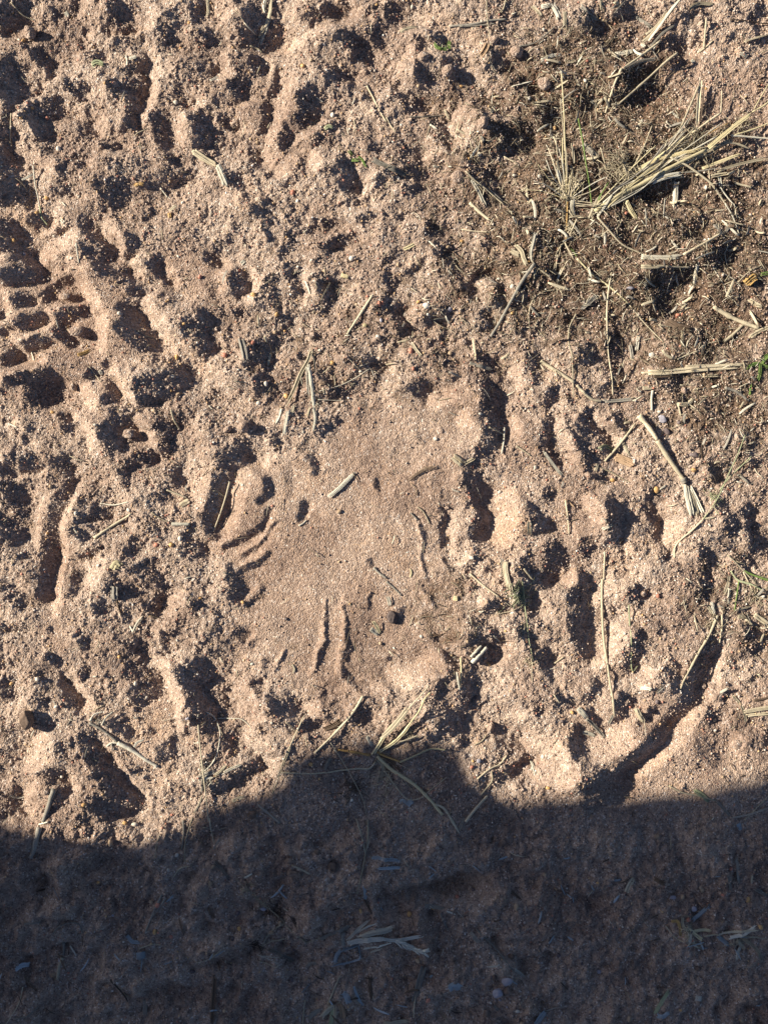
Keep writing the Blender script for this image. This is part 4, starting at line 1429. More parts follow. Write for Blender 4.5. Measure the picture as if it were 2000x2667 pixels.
S pale b 20 6 4 0 3 70 1570 120 1600 180 1600|leaf_scrap|leaf scrap|curved pale scrap at the left edge near the shadow
S grey r 24 4 4 0 4 1575 30 1575 150 1560 290|straw_piece|straw|upright grey straw at the shadow edge left of centre
S straw r 12 4 4 0 4 1659 0 1600 180 1590 330 1600 400|grass_stalk|grass stem|thin curved stem right of the upright grey straw
S straw r 12 4 4 0 4 1500 500 1560 430 1659 410|grass_stalk|grass stem|arched thin stem in the shade below the upright grey straw
S straw r 12 4 4 0 4 1380 140 1360 210 1355 330|grass_stalk|grass stem|short thin stem left of the upright grey straw
S grey r 26 4 4 0 4 545 1070 540 1190|dry_stalk|dry stalk|dark upper end of a jointed stalk in the shaded lower left
S straw r 30 4 4 0 4 538 1200 510 1290 485 1400|dry_stalk|dry stalk|yellowish lower part of the jointed stalk in the shaded lower left
S tan b 40 4 4 0 4 430 1360 480 1360 470 1420|leaf_scrap|dry leaf|brown leaf base at the foot of the jointed stalk
S pale r 16 4 4 0 4 598 1110 650 1200|straw_piece|straw|short pale straw right of the jointed stalk
S grey r 14 4 4 0 4 480 970 520 920 610 880 700 890 730 970|grass_stalk|grass stem|arched grey stem above the jointed stalk
S grey r 18 4 4 0 4 230 890 290 880 370 870|straw_piece|straw|dull level straw in the shade near the left edge
S slate b 40 5 4 0 4 140 1290 200 1270 255 1280|dry_leaf|leaf|blue-grey leaf in the shade near the left edge
S brown r 20 4 4 0 4 220 1360 250 1420 320 1480|straw_piece|straw|brown bent straw below the blue-grey leaf
S straw r 9 4 4 0 4 210 1440 180 1580 60 1772|grass_stalk|grass stem|hair-thin stem in the bottom left corner
S grey r 14 4 4 0 4 170 1690 270 1660 350 1600|grass_stalk|grass stem|wavy thin stem in the bottom left corner
S grey r 16 4 4 0 4 1410 640 1350 760 1280 940|straw_piece|straw|thin forked straw in the shade left of centre, left arm
S grey r 14 4 4 0 4 1440 670 1380 760 1330 830|straw_piece|straw|thin forked straw in the shade left of centre, right arm
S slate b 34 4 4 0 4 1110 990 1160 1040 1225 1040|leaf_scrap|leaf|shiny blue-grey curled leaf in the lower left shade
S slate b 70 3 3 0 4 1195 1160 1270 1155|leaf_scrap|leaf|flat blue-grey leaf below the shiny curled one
S straw r 9 4 4 0 4 1215 1100 1320 1060 1400 1065|rootlet|root|thin forked root between the two blue-grey leaves
S brown r 16 4 4 0 4 980 1350 1040 1470 1100 1590|twig|twig|dark twig in the bottom left shade
S grey b 40 3 3 0 4 1250 1580 1245 1720|straw_piece|straw|flat dull straw near the bottom left of centre
S brown b 40 4 4 1 4 210 1330 190 1550 180 1772|dry_stalk|dry stalk|dark broad stalk running to the bottom edge
S straw r 14 4 4 1 4 155 -10 165 110 182 230|straw_piece|straw|lower end of the thin straw through the pale root tuft
S grey b 20 4 4 1 4 185 270 240 170|straw_piece|straw|small grey straw at the foot of the thin straw in the shade
S grey b 26 4 4 1 4 190 370 260 440 325 530|grass_shoot|grass blade|bent grey blade in the shade left of centre
S pale b 18 4 4 1 4 460 495 535 430|straw_piece|straw|short pale straw left of the brown clod in the shade
S straw b 18 6 6 1 4 870 375 950 410 1030 455|straw_piece|straw|tan straw resting on the brown clod in the shade
S straw r 16 4 4 1 4 1520 0 1520 150 1500 280 1480 400 1430 620|grass_stalk|grass stem|long forked stem falling through the middle of the shade
S straw r 12 4 4 1 4 1420 0 1470 150 1500 290|grass_stalk|grass stem|left fork of the long stem in the middle of the shade
S straw r 9 4 4 1 4 45 1220 160 1180 270 1090|grass_stalk|grass stem|fine arched stem at the left of the bottom middle
S grey b 22 4 4 1 4 980 1315 1030 1285 1080 1290|straw_piece|straw|short grey straw left of the bleached tuft
S slate b 60 4 4 1 4 1300 1490 1340 1530 1360 1590|dry_leaf|leaf|blue-green oval leaf above the cut tuft at the bottom
S slate b 30 4 4 1 4 1395 1450 1430 1550 1475 1640|grass_shoot|grass blade|narrow blue-grey blade right of the oval leaf at the bottom
S brown b 26 4 4 1 4 1540 1380 1540 1480 1560 1600|straw_piece|straw|brown curved straw right of the narrow blue-grey blade
S straw r 14 4 4 1 4 975 1570 965 1680 960 1772|straw_piece|straw|upright thin straw at the bottom edge left of the cut tuft
S slate b 24 4 4 1 4 1490 540 1500 640 1490 680|straw_piece|straw|blue-grey straw above the bleached tuft
S brown r 20 4 4 1 4 1490 680 1520 740 1555 790|straw_piece|straw|brown straw stub above the bleached tuft
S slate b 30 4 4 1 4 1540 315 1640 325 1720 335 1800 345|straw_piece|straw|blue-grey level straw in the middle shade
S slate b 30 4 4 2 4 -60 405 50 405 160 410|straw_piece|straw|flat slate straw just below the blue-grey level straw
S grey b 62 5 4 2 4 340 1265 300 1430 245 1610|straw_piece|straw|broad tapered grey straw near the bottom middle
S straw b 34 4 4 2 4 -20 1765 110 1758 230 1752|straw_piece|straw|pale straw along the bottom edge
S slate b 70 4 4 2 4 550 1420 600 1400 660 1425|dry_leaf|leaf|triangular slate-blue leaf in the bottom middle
S grey b 26 4 4 2 4 335 755 430 775 540 800|straw_piece|straw|grey straw with a frayed end in the middle shade
S pale b 16 4 4 2 4 540 800 580 815 620 835|straw_piece|straw|frayed tip of the grey straw in the middle shade
S grey r 14 4 4 2 4 490 820 520 910 560 980|straw_piece|straw|thin straw below the frayed-end straw
S grey r 14 4 4 2 4 800 960 950 1110 1130 1320|twig|twig|long dark twig slanting in the lower right shade
S pale b 24 4 4 2 4 1120 1290 1170 1340 1230 1400|dry_leaf|dry leaf|pale frayed leaf at the end of the long dark twig
S grey b 36 4 4 2 4 740 980 780 1020 820 1065|straw_piece|straw|grey chip above the long dark twig
S pale b 16 4 4 2 4 895 1255 940 1245 990 1230|straw_piece|straw|small pale split straw left of the round stones
S slate b 50 5 4 2 4 1300 1772 1350 1710 1400 1660|straw_piece|straw|blue-grey split stalk at the bottom right
S grey r 14 5 4 2 4 1400 1670 1480 1640 1560 1620|twig|twig|thin twig leaving the blue-grey split stalk
S grey b 22 4 4 2 4 945 1600 990 1645|straw_piece|straw|short grey straw at the bottom below the round stones
S straw b 16 4 4 2 4 580 1580 580 1630 560 1680|straw_piece|straw|tiny pale straw at the bottom middle
S straw b 44 4 4 3 4 430 630 460 560 495 500|straw_piece|straw|short broad straw in the right shade
S slate b 36 4 4 3 4 1000 880 1080 810 1160 730|grass_shoot|grass blade|grey blade rising right above the ragged tufts
S palegreen b 36 8 6 3 4 670 1670 720 1580 810 1470|grass_shoot|leaf|pale green curved blade near the bottom right
S slate b 40 4 4 3 4 690 1690 740 1690 790 1640|dry_leaf|leaf|second leaf joined to the pale green curved blade
S pale b 44 4 4 3 4 1030 1550 1090 1560|leaf_scrap|leaf scrap|white scrap near the bottom right
S grey b 22 4 4 3 4 1290 460 1310 540 1325 620|straw_piece|straw|grey upright straw in the right shade
S grey b 30 4 4 3 4 1380 330 1390 440 1400 560|straw_piece|straw|broad dull straw beside the grey upright straw
S straw b 20 4 4 3 4 1520 490 1510 560|straw_piece|straw|small straw below the dull straws at the right edge
S grey b 26 4 4 3 4 1540 600 1600 640 1680 690|straw_piece|straw|grey straw leaving the right edge in the shade
S slate b 40 4 4 3 4 1400 40 1430 110|dry_leaf|leaf|small slate leaf near the right edge at the top of the shade
S brown b 40 4 4 3 4 650 490 700 510 750 540|wood_chip|wood chip|brown wood chip in the right shade
'''
CLODS = '''
C brownclod 70 100 -20 0 3 265 880 90|stone|flat-sided brown stone casting a square shadow at the lower left
C sandclod 55 62 10 1 2 450 150 60|soil_clod|rounded pinkish clod above the dark toe hollow of the footprint
C sandclod 50 34 -20 1 2 310 165 36|soil_clod|low pinkish clod left of the rounded one above the toe hollow
C sandclod 60 36 10 0 1 560 780 34|soil_clod|small clod inside the upper lug mark of the tyre print
C sandclod 75 48 -10 0 1 670 1090 44|soil_clod|larger clod inside the lower lug mark of the tyre print
C sandclod 60 62 0 0 0 265 290 60|soil_clod|dome-shaped clod near the top left corner
C sandclod 50 70 20 2 0 545 640 56|soil_clod|pointed clod in the upper middle right of the seedling
C sandclod 60 46 0 2 0 340 520 40|soil_clod|tan clod just left of the green seedling's foot
C sandclod 50 44 0 2 0 940 370 42|soil_clod|rounded clod under the level grey twigs near the top
C sandclod 64 60 30 2 0 1130 470 54|soil_clod|brownish clod under the tip of the rising grey twig
C sandclod 60 70 20 2 0 1380 730 56|soil_clod|pale lumpy clod left of the upright tuft's tip
C sandclod 46 62 0 2 0 840 1110 52|soil_clod|upright clod above the round dark hollow in the upper middle
C sandclod 70 60 0 2 0 640 1540 50|soil_clod|lumpy clod below the slanting thin straw's start
C sandclod 50 34 60 0 1 620 1560 34|soil_clod|grey clod below the tyre print beside a pale chip
C sandclod 60 50 0 0 2 1120 200 40|soil_clod|small mound-like clod in the pit left of the footprint
C greypeb 50 30 30 3 2 785 180 34|stone|dark elongated stone right of the split stalk's top
C slatepeb 50 36 40 3 2 750 75 20|stone|pale mauve flat stone right of the split stalk's top
C greypeb 52 30 0 3 2 1015 390 28|stone|shiny dark brown stone right of the split stalk
C darkclod 50 60 0 2 3 70 20 50|stone|dark stone beside the white chip on the footprint pad
C sandclod 34 60 15 2 3 925 990 50|soil_clod|upright tan stone near the shadow edge right of the star tuft
C slatepeb 26 24 0 2 3 818 1258 16|pebble|pale pebble in the soil just under the shadow edge
C brownclod 30 28 0 3 3 935 500 30|pebble|round brown pebble at the side of the curved groove
C sandclod 40 44 0 3 3 345 690 40|soil_clod|purplish clod right of the tall thin straw
C sandclod 34 30 0 3 3 600 820 28|soil_clod|clod right of the brown striped leaf
C sandclod 60 50 0 3 3 1390 1120 36|soil_clod|pale angular clod on the lower right sand
C sandclod 28 26 0 3 3 1125 630 24|pebble|pale pebble on the rim of the curved groove
C sandclod 28 26 0 3 3 1050 870 24|pebble|pink pebble in the notch below the curved groove's bend
C greypeb 22 26 0 3 3 690 740 18|pebble|small grey pebble left of the curved groove
C brownclod 44 40 0 1 4 520 -40 34|soil_clod|round brown clod below the pale root tuft in the shade
C brownclod 70 42 5 1 4 890 450 40|stone|angular brown stone under a tan straw in the shade
C brownclod 42 52 15 1 4 1215 410 42|stone|faceted brown stone right of the angular one in the shade
C brownclod 40 30 0 1 4 850 340 28|soil_clod|small rough clod above the angular brown stone
C tanpeb 24 28 0 1 4 760 910 22|pebble|tan pebble beside the feathery grass stem
C brownclod 26 40 0 1 4 1085 280 26|pebble|dark reddish pebble in the middle shade
C amberpeb 18 26 -20 1 4 408 955 18|pebble|amber pebble in the shade left of the feathery stem
C slatepeb 38 30 0 1 4 610 795 16|pebble|flat blue-grey pebble touching the feathery stem
C slatepeb 58 44 -15 2 4 1055 1370 44|stone|largest pale round stone in the bottom shade
C slatepeb 52 48 20 2 4 975 1480 40|stone|roundish stone just below left of the largest pale one
C brownclod 36 40 0 2 4 1055 1460 34|stone|small brown stone squeezed under the largest pale stone
C brownclod 24 34 0 2 4 945 1340 26|pebble|brown pebble left of the largest pale stone
C tanpeb 24 34 0 2 4 1133 735 26|pebble|tan egg-shaped pebble in the right middle shade
C brownclod 34 32 0 2 4 1030 210 26|pebble|rounded pebble in the upper middle shade
C brownclod 34 40 0 2 4 880 1670 30|stone|dark squarish stone near the bottom edge
C brownclod 30 26 0 2 4 1105 1200 24|soil_clod|reddish clod beside the long dark twig
C brownclod 30 24 0 2 4 715 830 24|soil_clod|reddish clod right of the frayed grey straw
C amberpeb 22 16 0 2 4 425 800 14|pebble|pale yellow pebble left of the frayed grey straw
C greypeb 28 28 0 2 4 1265 90 22|pebble|grey round pebble in the upper right shade
C slatepeb 16 16 0 2 4 998 1550 12|pebble|bright blue-white pebble below the round stones
C amberpeb 20 28 0 0 4 1358 940 18|pebble|amber squarish pebble in the left shade
C slatepeb 14 12 0 0 4 995 808 8|pebble|white-blue bead in the left shade
C tanpeb 18 16 0 0 4 572 1695 12|pebble|yellow-brown pebble near the bottom left edge
C slatepeb 36 30 0 3 4 840 690 14|pebble|flat blue-grey pebble in the right shade
C slatepeb 28 30 0 3 4 1018 780 14|pebble|bluish square pebble above the ragged tufts
C tanpeb 30 26 0 3 4 705 160 20|pebble|pinkish pebble at the top of the right shade
C amberpeb 22 30 0 3 4 1480 695 18|pebble|orange pebble near the right edge in the shade
C brownclod 30 26 0 3 4 1055 1300 24|soil_clod|brown clod below the ragged tufts
C slatepeb 22 22 0 3 4 212 1350 12|pebble|white pebble in the lower right shade
C redpeb 28 22 0 0 2 1355 1165 20|pebble|bright orange-red pebble left of the footprint
C amberpeb 26 24 0 0 2 1485 1165 20|pebble|peach-coloured pebble right of the bright orange-red one
C palepeb 20 26 0 0 2 1555 1110 18|pebble|pale pebble above the peach-coloured one left of the footprint
C palepeb 22 14 0 0 2 850 135 12|pebble|white pebble in the left half below the tyre print
C amberpeb 22 16 0 0 2 455 18 14|pebble|yellow pebble below the tyre print near the left edge
C amberpeb 26 22 10 0 1 108 300 18|pebble|glossy amber pebble at the left edge above the tyre print
C palepeb 24 20 0 0 1 1050 950 16|pebble|pale pebble in the dark furrow right of the tyre print
C palepeb 24 22 0 0 1 1495 1480 16|pebble|greenish pale pebble in the hollow right below the tyre print
C amberpeb 22 26 0 0 1 1525 1310 18|pebble|peach pebble above the hollow right below the tyre print
C palepeb 20 26 0 0 3 1175 590 20|pebble|white upright pebble in the dark hollow at lower left
C sandclod 34 30 0 0 3 1155 815 22|pebble|pale squarish pebble right of the thorny twig's tip
C palepeb 22 22 0 0 3 335 548 18|pebble|pale yellow pebble at lower left
C amberpeb 20 18 0 0 3 1035 360 16|pebble|tan round pebble above the white upright one
C palepeb 20 18 0 0 3 535 1395 16|pebble|white pebble in the shadow at lower left
C sandclod 40 36 0 0 3 430 1500 34|soil_clod|pale lump at the top of the weathered grey stalk
C palepeb 34 22 0 0 4 1150 65 18|pebble|white oval pebble on the shadow edge at left
C amberpeb 24 20 0 0 4 1070 48 18|pebble|brown shiny pebble beside the white oval one on the shadow edge
C tanpeb 22 34 0 0 4 955 210 24|pebble|amber upright pebble just inside the shadow edge at left
C palepeb 24 22 0 0 0 1515 875 20|pebble|pale round pebble in the upper left
C palepeb 24 26 0 0 0 512 1290 20|pebble|white pebble standing above the tyre print
C sandclod 40 36 30 0 0 45 1000 26|pebble|tan pebble at the left edge beside a straw end
C amberpeb 24 20 0 1 0 962 588 18|pebble|yellow pebble on the upper left slope
C palepeb 24 26 0 1 0 1215 990 20|pebble|pale pebble below the large shadowed hollow near the top
C redpeb 26 28 0 1 0 870 1660 22|pebble|salmon pink pebble in the upper part
C amberpeb 26 24 0 1 1 540 785 20|pebble|peach pebble on the right rim of the oval hollow
C palepeb 28 28 0 1 1 1378 462 20|pebble|pale round pebble in the upper centre
C tanpeb 20 34 -15 1 1 1148 580 20|pebble|long brown seed-like pebble right of the oval hollow
C redpeb 28 24 0 1 1 285 1300 22|pebble|orange pebble left of the curled grey leaf
C amberpeb 24 24 0 1 1 1215 1365 20|pebble|bright orange pebble right above the frayed wisp
C palepeb 22 30 0 1 1 638 1545 22|pebble|pale oval pebble left of the frayed wisp
C amberpeb 26 24 0 1 1 812 1645 22|pebble|yellow pebble beside the frayed wisp's tip
C palepeb 24 22 0 1 1 575 1710 18|pebble|white pebble cluster member left of the frayed wisp
C redpeb 22 30 0 1 1 1615 870 22|pebble|peach upright pebble in the small hollow above the footprint
C palepeb 36 30 0 2 1 362 888 22|pebble|cream pebble in the centre crumbly soil
C slatepeb 28 28 0 2 1 565 905 24|stone|dark grey pebble right of the cream one
C redpeb 26 30 0 2 1 232 1265 24|pebble|dark pink pebble left of the dark-tipped straw
C tanpeb 24 22 0 2 1 572 1280 18|pebble|olive pebble in the centre crumbly soil
C amberpeb 26 20 0 2 1 675 300 18|pebble|orange-tinted pebble in the upper centre right
C sandclod 40 36 0 2 1 595 1145 30|soil_clod|pale clod below the fine bent stem
C sandclod 36 40 0 2 1 685 1180 30|soil_clod|purplish clod right of the pale one
C amberpeb 28 36 0 3 2 695 690 20|pebble|pale amber pebble left of the split stalk
C amberpeb 28 22 0 3 2 1010 520 20|pebble|yellow pebble just right of the split stalk
C redpeb 20 22 0 3 2 705 1605 16|pebble|pink pebble on the lower right slope
C sandclod 34 32 0 3 2 582 1590 34|pebble|pinkish round pebble casting a shadow on the right slope
C palepeb 34 26 0 3 1 655 1290 20|pebble|pale pebble in the litter beside a pointed white leaf
C redpeb 26 20 0 3 1 895 938 18|pebble|red-brown pebble above the bark chip
C sandclod 36 40 -30 3 1 940 1600 30|pebble|tan pebble below the level bundle
C slatepeb 40 20 0 3 1 460 725 20|stone|flat grey stone in the litter
'''
# ---------------------------------------------------------------- straw, grass, twigs, leaves
def fibre_mat(name, c1, c2, c3, rough=.6, trans=0.0):
    m, nt, b = mat_new(name, rough); L = nt.links.new
    at = N(nt, 'ShaderNodeAttribute', attribute_name='grain')
    mp = N(nt, 'ShaderNodeMapping'); mp.inputs['Scale'].default_value = (7, 7, 90); L(at.outputs['Vector'], mp.inputs[0])
    n = N(nt, 'ShaderNodeTexNoise'); n.inputs['Scale'].default_value = 1; n.inputs['Detail'].default_value = 4; L(mp.outputs[0], n.inputs['Vector'])
    r = ramp(nt, [(.3, c1), (.5, c2), (.7, c3)]); L(n.outputs[0], r.inputs[0])
    oi = N(nt, 'ShaderNodeObjectInfo'); v = N(nt, 'ShaderNodeMath', operation='MULTIPLY_ADD'); v.inputs[1].default_value = .45; v.inputs[2].default_value = .62
    L(oi.outputs['Random'], v.inputs[0])
    c = N(nt, 'ShaderNodeVectorMath', operation='SCALE'); L(r.outputs[0], c.inputs[0]); L(v.outputs[0], c.inputs['Scale'])
    L(c.outputs[0], b.inputs['Base Color'])
    bp = N(nt, 'ShaderNodeBump'); bp.inputs['Distance'].default_value = .0004; bp.inputs['Strength'].default_value = .8; L(n.outputs[0], bp.inputs['Height']); L(bp.outputs[0], b.inputs['Normal'])
    M[name] = m
fibre_mat('straw', (.32, .25, .15), (.56, .47, .32), (.70, .62, .46))
fibre_mat('yellow', (.44, .34, .16), (.66, .56, .33), (.76, .68, .46))
fibre_mat('pale', (.46, .40, .29), (.66, .60, .47), (.78, .73, .61))
fibre_mat('grey', (.17, .145, .115), (.31, .275, .22), (.44, .40, .33))
fibre_mat('brown', (.07, .045, .03), (.15, .10, .065), (.24, .17, .115))
fibre_mat('tan', (.26, .16, .09), (.42, .28, .17), (.52, .37, .25))
fibre_mat('amber', (.32, .17, .05), (.50, .31, .11), (.60, .42, .2))
fibre_mat('green', (.09, .14, .03), (.17, .25, .06), (.28, .36, .12))
fibre_mat('palegreen', (.30, .32, .16), (.44, .45, .26), (.56, .56, .38))
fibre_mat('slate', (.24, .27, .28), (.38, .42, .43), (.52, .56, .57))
fibre_mat('feather', (.55, .52, .42), (.74, .71, .60), (.86, .84, .75))

def spline(pts, n_per):
    P = [np.array(p, float) for p in pts]
    if len(P) == 2:
        n = max(4, n_per); return np.array([P[0]+(P[1]-P[0])*k/n for k in range(n+1)])
    P = [2*P[0]-P[1]]+P+[2*P[-1]-P[-2]]; out = []
    for i in range(1, len(P)-2):
        a, b, c, d = P[i-1:i+3]
        for k in range(n_per):
            t = k/n_per
            out.append(.5*((2*b)+(-a+c)*t+(2*a-5*b+4*c-d)*t*t+(-a+3*b-3*c+d)*t**3))
    out.append(P[-2]); return np.array(out)

class Acc:
    def __init__(s): s.v = []; s.f = []; s.g = []
    def tube(s, path, rad, flat=1.0, tilt=0.0, sides=7, seed=0.0):
        path = np.asarray(path, float); n = len(path); base = len(s.v)
        T = np.gradient(path, axis=0); T /= np.linalg.norm(T, axis=1)[:, None]+1e-12
        up = np.array([0, 0, 1.0]); acc = 0
        for i in range(n):
            side = np.cross(T[i], up); ln = np.linalg.norm(side)
            side = side/ln if ln > 1e-4 else np.array([1., 0, 0]); nn = np.cross(side, T[i])
            tl = tilt[i] if hasattr(tilt, '__len__') else tilt
            a = side*math.cos(tl)+nn*math.sin(tl); b = -side*math.sin(tl)+nn*math.cos(tl)
            if i: acc += float(np.linalg.norm(path[i]-path[i-1]))
            for k in range(sides):
                th = 2*math.pi*k/sides
                w = abs(math.cos(th))
                fold = (w*w*.35 if flat < .6 else 0)            # leaves are folded along the midrib
                s.v.append(path[i]+a*math.cos(th)*rad[i]+b*(math.sin(th)*flat+fold)*rad[i])
                s.g.append((acc*60+seed, seed*3.1, math.cos(th)*.5 if flat < .6 else th/6.28))
        for i in range(n-1):
            for k in range(sides):
                k2 = (k+1) % sides
                s.f.append((base+i*sides+k, base+i*sides+k2, base+(i+1)*sides+k2, base+(i+1)*sides+k))
        s.f.append(tuple(base+k for k in reversed(range(sides)))); s.f.append(tuple(base+(n-1)*sides+k for k in range(sides)))
    def build(s, name, mat, parent=None, origin=(0, 0, 0)):
        v = np.array(s.v)-np.array(origin)
        o = mesh_obj(name, v, s.f, M[mat] if isinstance(mat, str) else mat, parent)
        at = o.data.attributes.new('grain', 'FLOAT_VECTOR', 'POINT'); at.data.foreach_set('vector', np.array(s.g, dtype=np.float32).ravel())
        return o

RS = np.random.RandomState(21)
def lay(pts_px, w_px, h0, h1, stiff=True):
    """pixel polyline -> 3D path resting on the relief"""
    P = spline(pts_px, 7)
    g = np.array([ground_z(x, y) for x, y in P])
    n = len(P)
    t = np.concatenate([[0], np.cumsum(np.hypot(*np.diff(P, axis=0).T))]); t = t/t[-1] if t[-1] > 0 else t
    A = np.stack([np.ones(n), t], 1); c = np.linalg.lstsq(A, g, rcond=None)[0]; line = A@c
    z = .6*line+.4*g; z = np.convolve(np.pad(z, 2, 'edge'), np.ones(5)/5, 'valid')
    lift = np.percentile(g-z, 60); z = z+max(lift, 0)
    hh = h0+(h1-h0)*t
    z = np.maximum(z+(hh*.8)*PX, g+w_px*.1*PX)
    return np.array([(WX(x), WY(y), zz) for (x, y), zz in zip(P, z)])
def stalk_path_acc(acc, shape, w, h0, h1, pts, seed, thin=False):
    path = lay(pts, w, h0, h1)
    n = len(path); t = np.linspace(0, 1, n); r = w/2*PX
    if shape == 'b':
        prof = (.55+.5*np.sin(np.pi*np.clip(.15+.72*t, 0, 1))**.8)*(1-.45*smooth01((t-.8)/.2))
        tilt = RS.uniform(-.4, .4)+RS.uniform(-.5, .5)*t
        d = np.gradient(path, axis=0); side = np.stack([-d[:, 1], d[:, 0], 0*d[:, 0]], 1); side /= np.linalg.norm(side, axis=1)[:, None]+1e-9
        ns = 1 if w < 6.5 else (2 if w < 9 else (3 if w < 14 else 4))
        for k in range(ns):                       # fibrous: strips side by side with uneven, parting ends
            o_ = 0 if ns == 1 else (k/(ns-1)-.5)
            div = 1+.9*abs(RS.normal())*smooth01((t-.75)/.25)+.4*abs(RS.normal())*smooth01((.2-t)/.2)
            q = path+side*(o_*r*1.15*prof*div)[:, None]+np.array([0, 0, 1])*(RS.uniform(-.12, .25)*r)
            a0 = RS.randint(0, max(1, n//7)) if ns > 1 else 0; a1 = n-(RS.randint(0, max(1, n//6)) if ns > 1 else 0)
            if a1-a0 < 4: a0, a1 = 0, n
            rad = r*prof*(1.05/ns+.10*(ns > 1))*.92*(1+.12*np.sin(t*13+seed+k)+.06*RS.normal(size=n))
            rad[a1-1] *= .45
            acc.tube(q[a0:a1], rad[a0:a1], .26, tilt[a0:a1]+RS.uniform(-.35, .35)*(ns > 1), 7, seed+k*3.3)
    else:
        rad = r*(1-.22*t)*(1+.06*np.sin(t*11+seed)+.05*RS.normal(size=n))
        ln = float(np.linalg.norm(np.diff(path, axis=0), axis=1).sum())
        if ln > .06 and n > 8:
            for q in (n//3, (2*n)//3): rad[q] *= 1.25
        acc.tube(path, rad, .85, 0, 8, seed)
    return path
def hair(acc, n, spread, h, cx, cy, curl=.9, wpx=2.0):
    for i in range(n):
        a = RS.uniform(0, 6.283); ln = spread*RS.uniform(.25, .75)
        r0 = spread*abs(RS.normal())*.35; b = RS.uniform(0, 6.283)
        x, y = cx+r0*math.cos(b), cy+r0*math.sin(b); P = []
        z0 = RS.uniform(0, h)*.4
        for k in range(6):
            zz = (z0+h*.7*RS.uniform(.5, 1)*math.sin(k/5*2.6))
            P.append((WX(x), WY(y), ground_z(x, y)+(zz+1.0)*PX))
            a += RS.normal()*curl*.5; x += math.cos(a)*ln/5; y += math.sin(a)*ln/5
        r = wpx/2*PX*RS.uniform(.6, 1.2)
        acc.tube(P, [r, r, r*.9, r*.8, r*.6, r*.35], 1, 0, 3, i*.7)

GROUPS = {'straw_piece': 'loose straw pieces lying on the sand', 'grass_stalk': 'thin loose grass stems on the sand', 'leaf_scrap': 'small scraps of leaf and husk on the sand',
          'dry_leaf': 'dry leaves on the sand', 'dry_stalk': 'thick dry stalks on the sand', 'grass_shoot': 'loose grass blades on the sand', 'twig': 'twigs on the sand',
          'seed_husk': 'seed husks on the sand', 'rootlet': 'thread-like roots on the sand', 'wood_chip': 'wood chips on the sand', 'bark_piece': 'bark pieces on the sand'}
seed = 0.0; root = None; rootloc = None; pend = None
for ln in STALKS.strip().splitlines():
    kind = ln[0]
    if kind == 'G':
        q = ln[2:].split('|'); pend = q; continue
    seed += 1.37
    if kind == 'S':
        body, nm, cat, lab = ln[2:].split('|'); q = body.split()
        mat, shape, w, h0, h1, c, r = q[0], q[1], float(q[2]), float(q[3]), float(q[4]), int(q[5]), int(q[6])
        v = list(map(float, q[7:])); ox, oy = tile_origin(c, r)
        pts = [(ox+v[i]*ZS, oy+v[i+1]*ZS) for i in range(0, len(v)-1, 2)]
        pts = [p for i, p in enumerate(pts) if i == 0 or p != pts[i-1]]
        acc = Acc(); path = stalk_path_acc(acc, shape, w*ZS, h0*.5, h1*.5, pts, seed)
        o = acc.build(nm, mat, None, path[0]); o.location = path[0]; tag(o, lab, cat, GROUPS.get(nm)); continue
    q = ln[2:].split(); part, mat = q[0], q[1]
    if kind == 'p':
        shape, w, h0, h1, c, r = q[2], float(q[3]), float(q[4]), float(q[5]), int(q[6]), int(q[7]); v = list(map(float, q[8:]))
    elif kind == 'h':
        cnt, spread, h, c, r = int(q[2]), float(q[3]), float(q[4]), int(q[5]), int(q[6]); v = list(map(float, q[7:]))
    else:
        cnt, spread, h, c, r = int(q[2]), float(q[3]), float(q[4]), int(q[5]), int(q[6]); v = list(map(float, q[7:]))
    ox, oy = tile_origin(c, r); pts = [(ox+v[i]*ZS, oy+v[i+1]*ZS) for i in range(0, len(v)-1, 2)]
    if pend:
        root = bpy.data.objects.new(pend[0], None); COL.objects.link(root); root.empty_display_size = .02
        rootloc = np.array((WX(pts[0][0]), WY(pts[0][1]), ground_z(*pts[0]))); root.location = rootloc
        tag(root, pend[2], pend[1]); pend = None
    acc = Acc()
    if kind == 'p': stalk_path_acc(acc, shape, w*ZS*.88, h0*.5, h1*.5, pts, seed)
    elif kind == 'h': hair(acc, cnt, spread*ZS, h*ZS, pts[0][0], pts[0][1])
    else:
        path = lay(pts, 6, h, h)
        for k in range(cnt):
            i = RS.randint(0, len(path)-1); p = path[i]; d = path[i+1]-p if i+1 < len(path) else p-path[i-1]
            d = d/np.linalg.norm(d); sd = np.array([-d[1], d[0], 0])*(1 if k % 2 else -1); L_ = spread*ZS*PX*RS.uniform(.5, 1)
            e = p+d*L_+sd*L_*RS.uniform(.2, .6)+np.array([0, 0, RS.uniform(0, .004)])
            acc.tube([p, (p+e)/2+np.array([0, 0, .001]), e], [.0011, .0009, .0003], .6, 0, 4, k)
    o = acc.build(part, mat, root, rootloc)
    if kind == 'h': tag(o, kind='stuff')

# small bits and pebbles: each is told by the named thing nearest to it
LM = []
for o in list(COL.objects):
    if o.parent is None and 'label' in o and len(o['label'].split()) <= 9 and not ('left of' in o['label'] and 'right' in o['label']): LM.append((o.location.x, o.location.y, o['label']))
taken = set()
def unique_label(stem_, px, py):
    X, Y = WX(px), WY(py)
    for d, x, y, l in sorted((math.hypot(x-X, y-Y), x, y, l) for x, y, l in LM)[:40]:
        dx, dy = X-x, Y-y
        w_ = ('above' if dy > 0 else 'below') if abs(dy) > abs(dx) else ('right of' if dx > 0 else 'left of')
        s_ = stem_+' '+('just ' if d < .02 else '')+w_+' the '+l
        if s_ not in taken and len(s_.split()) <= 16: taken.add(s_); return s_
    return stem_
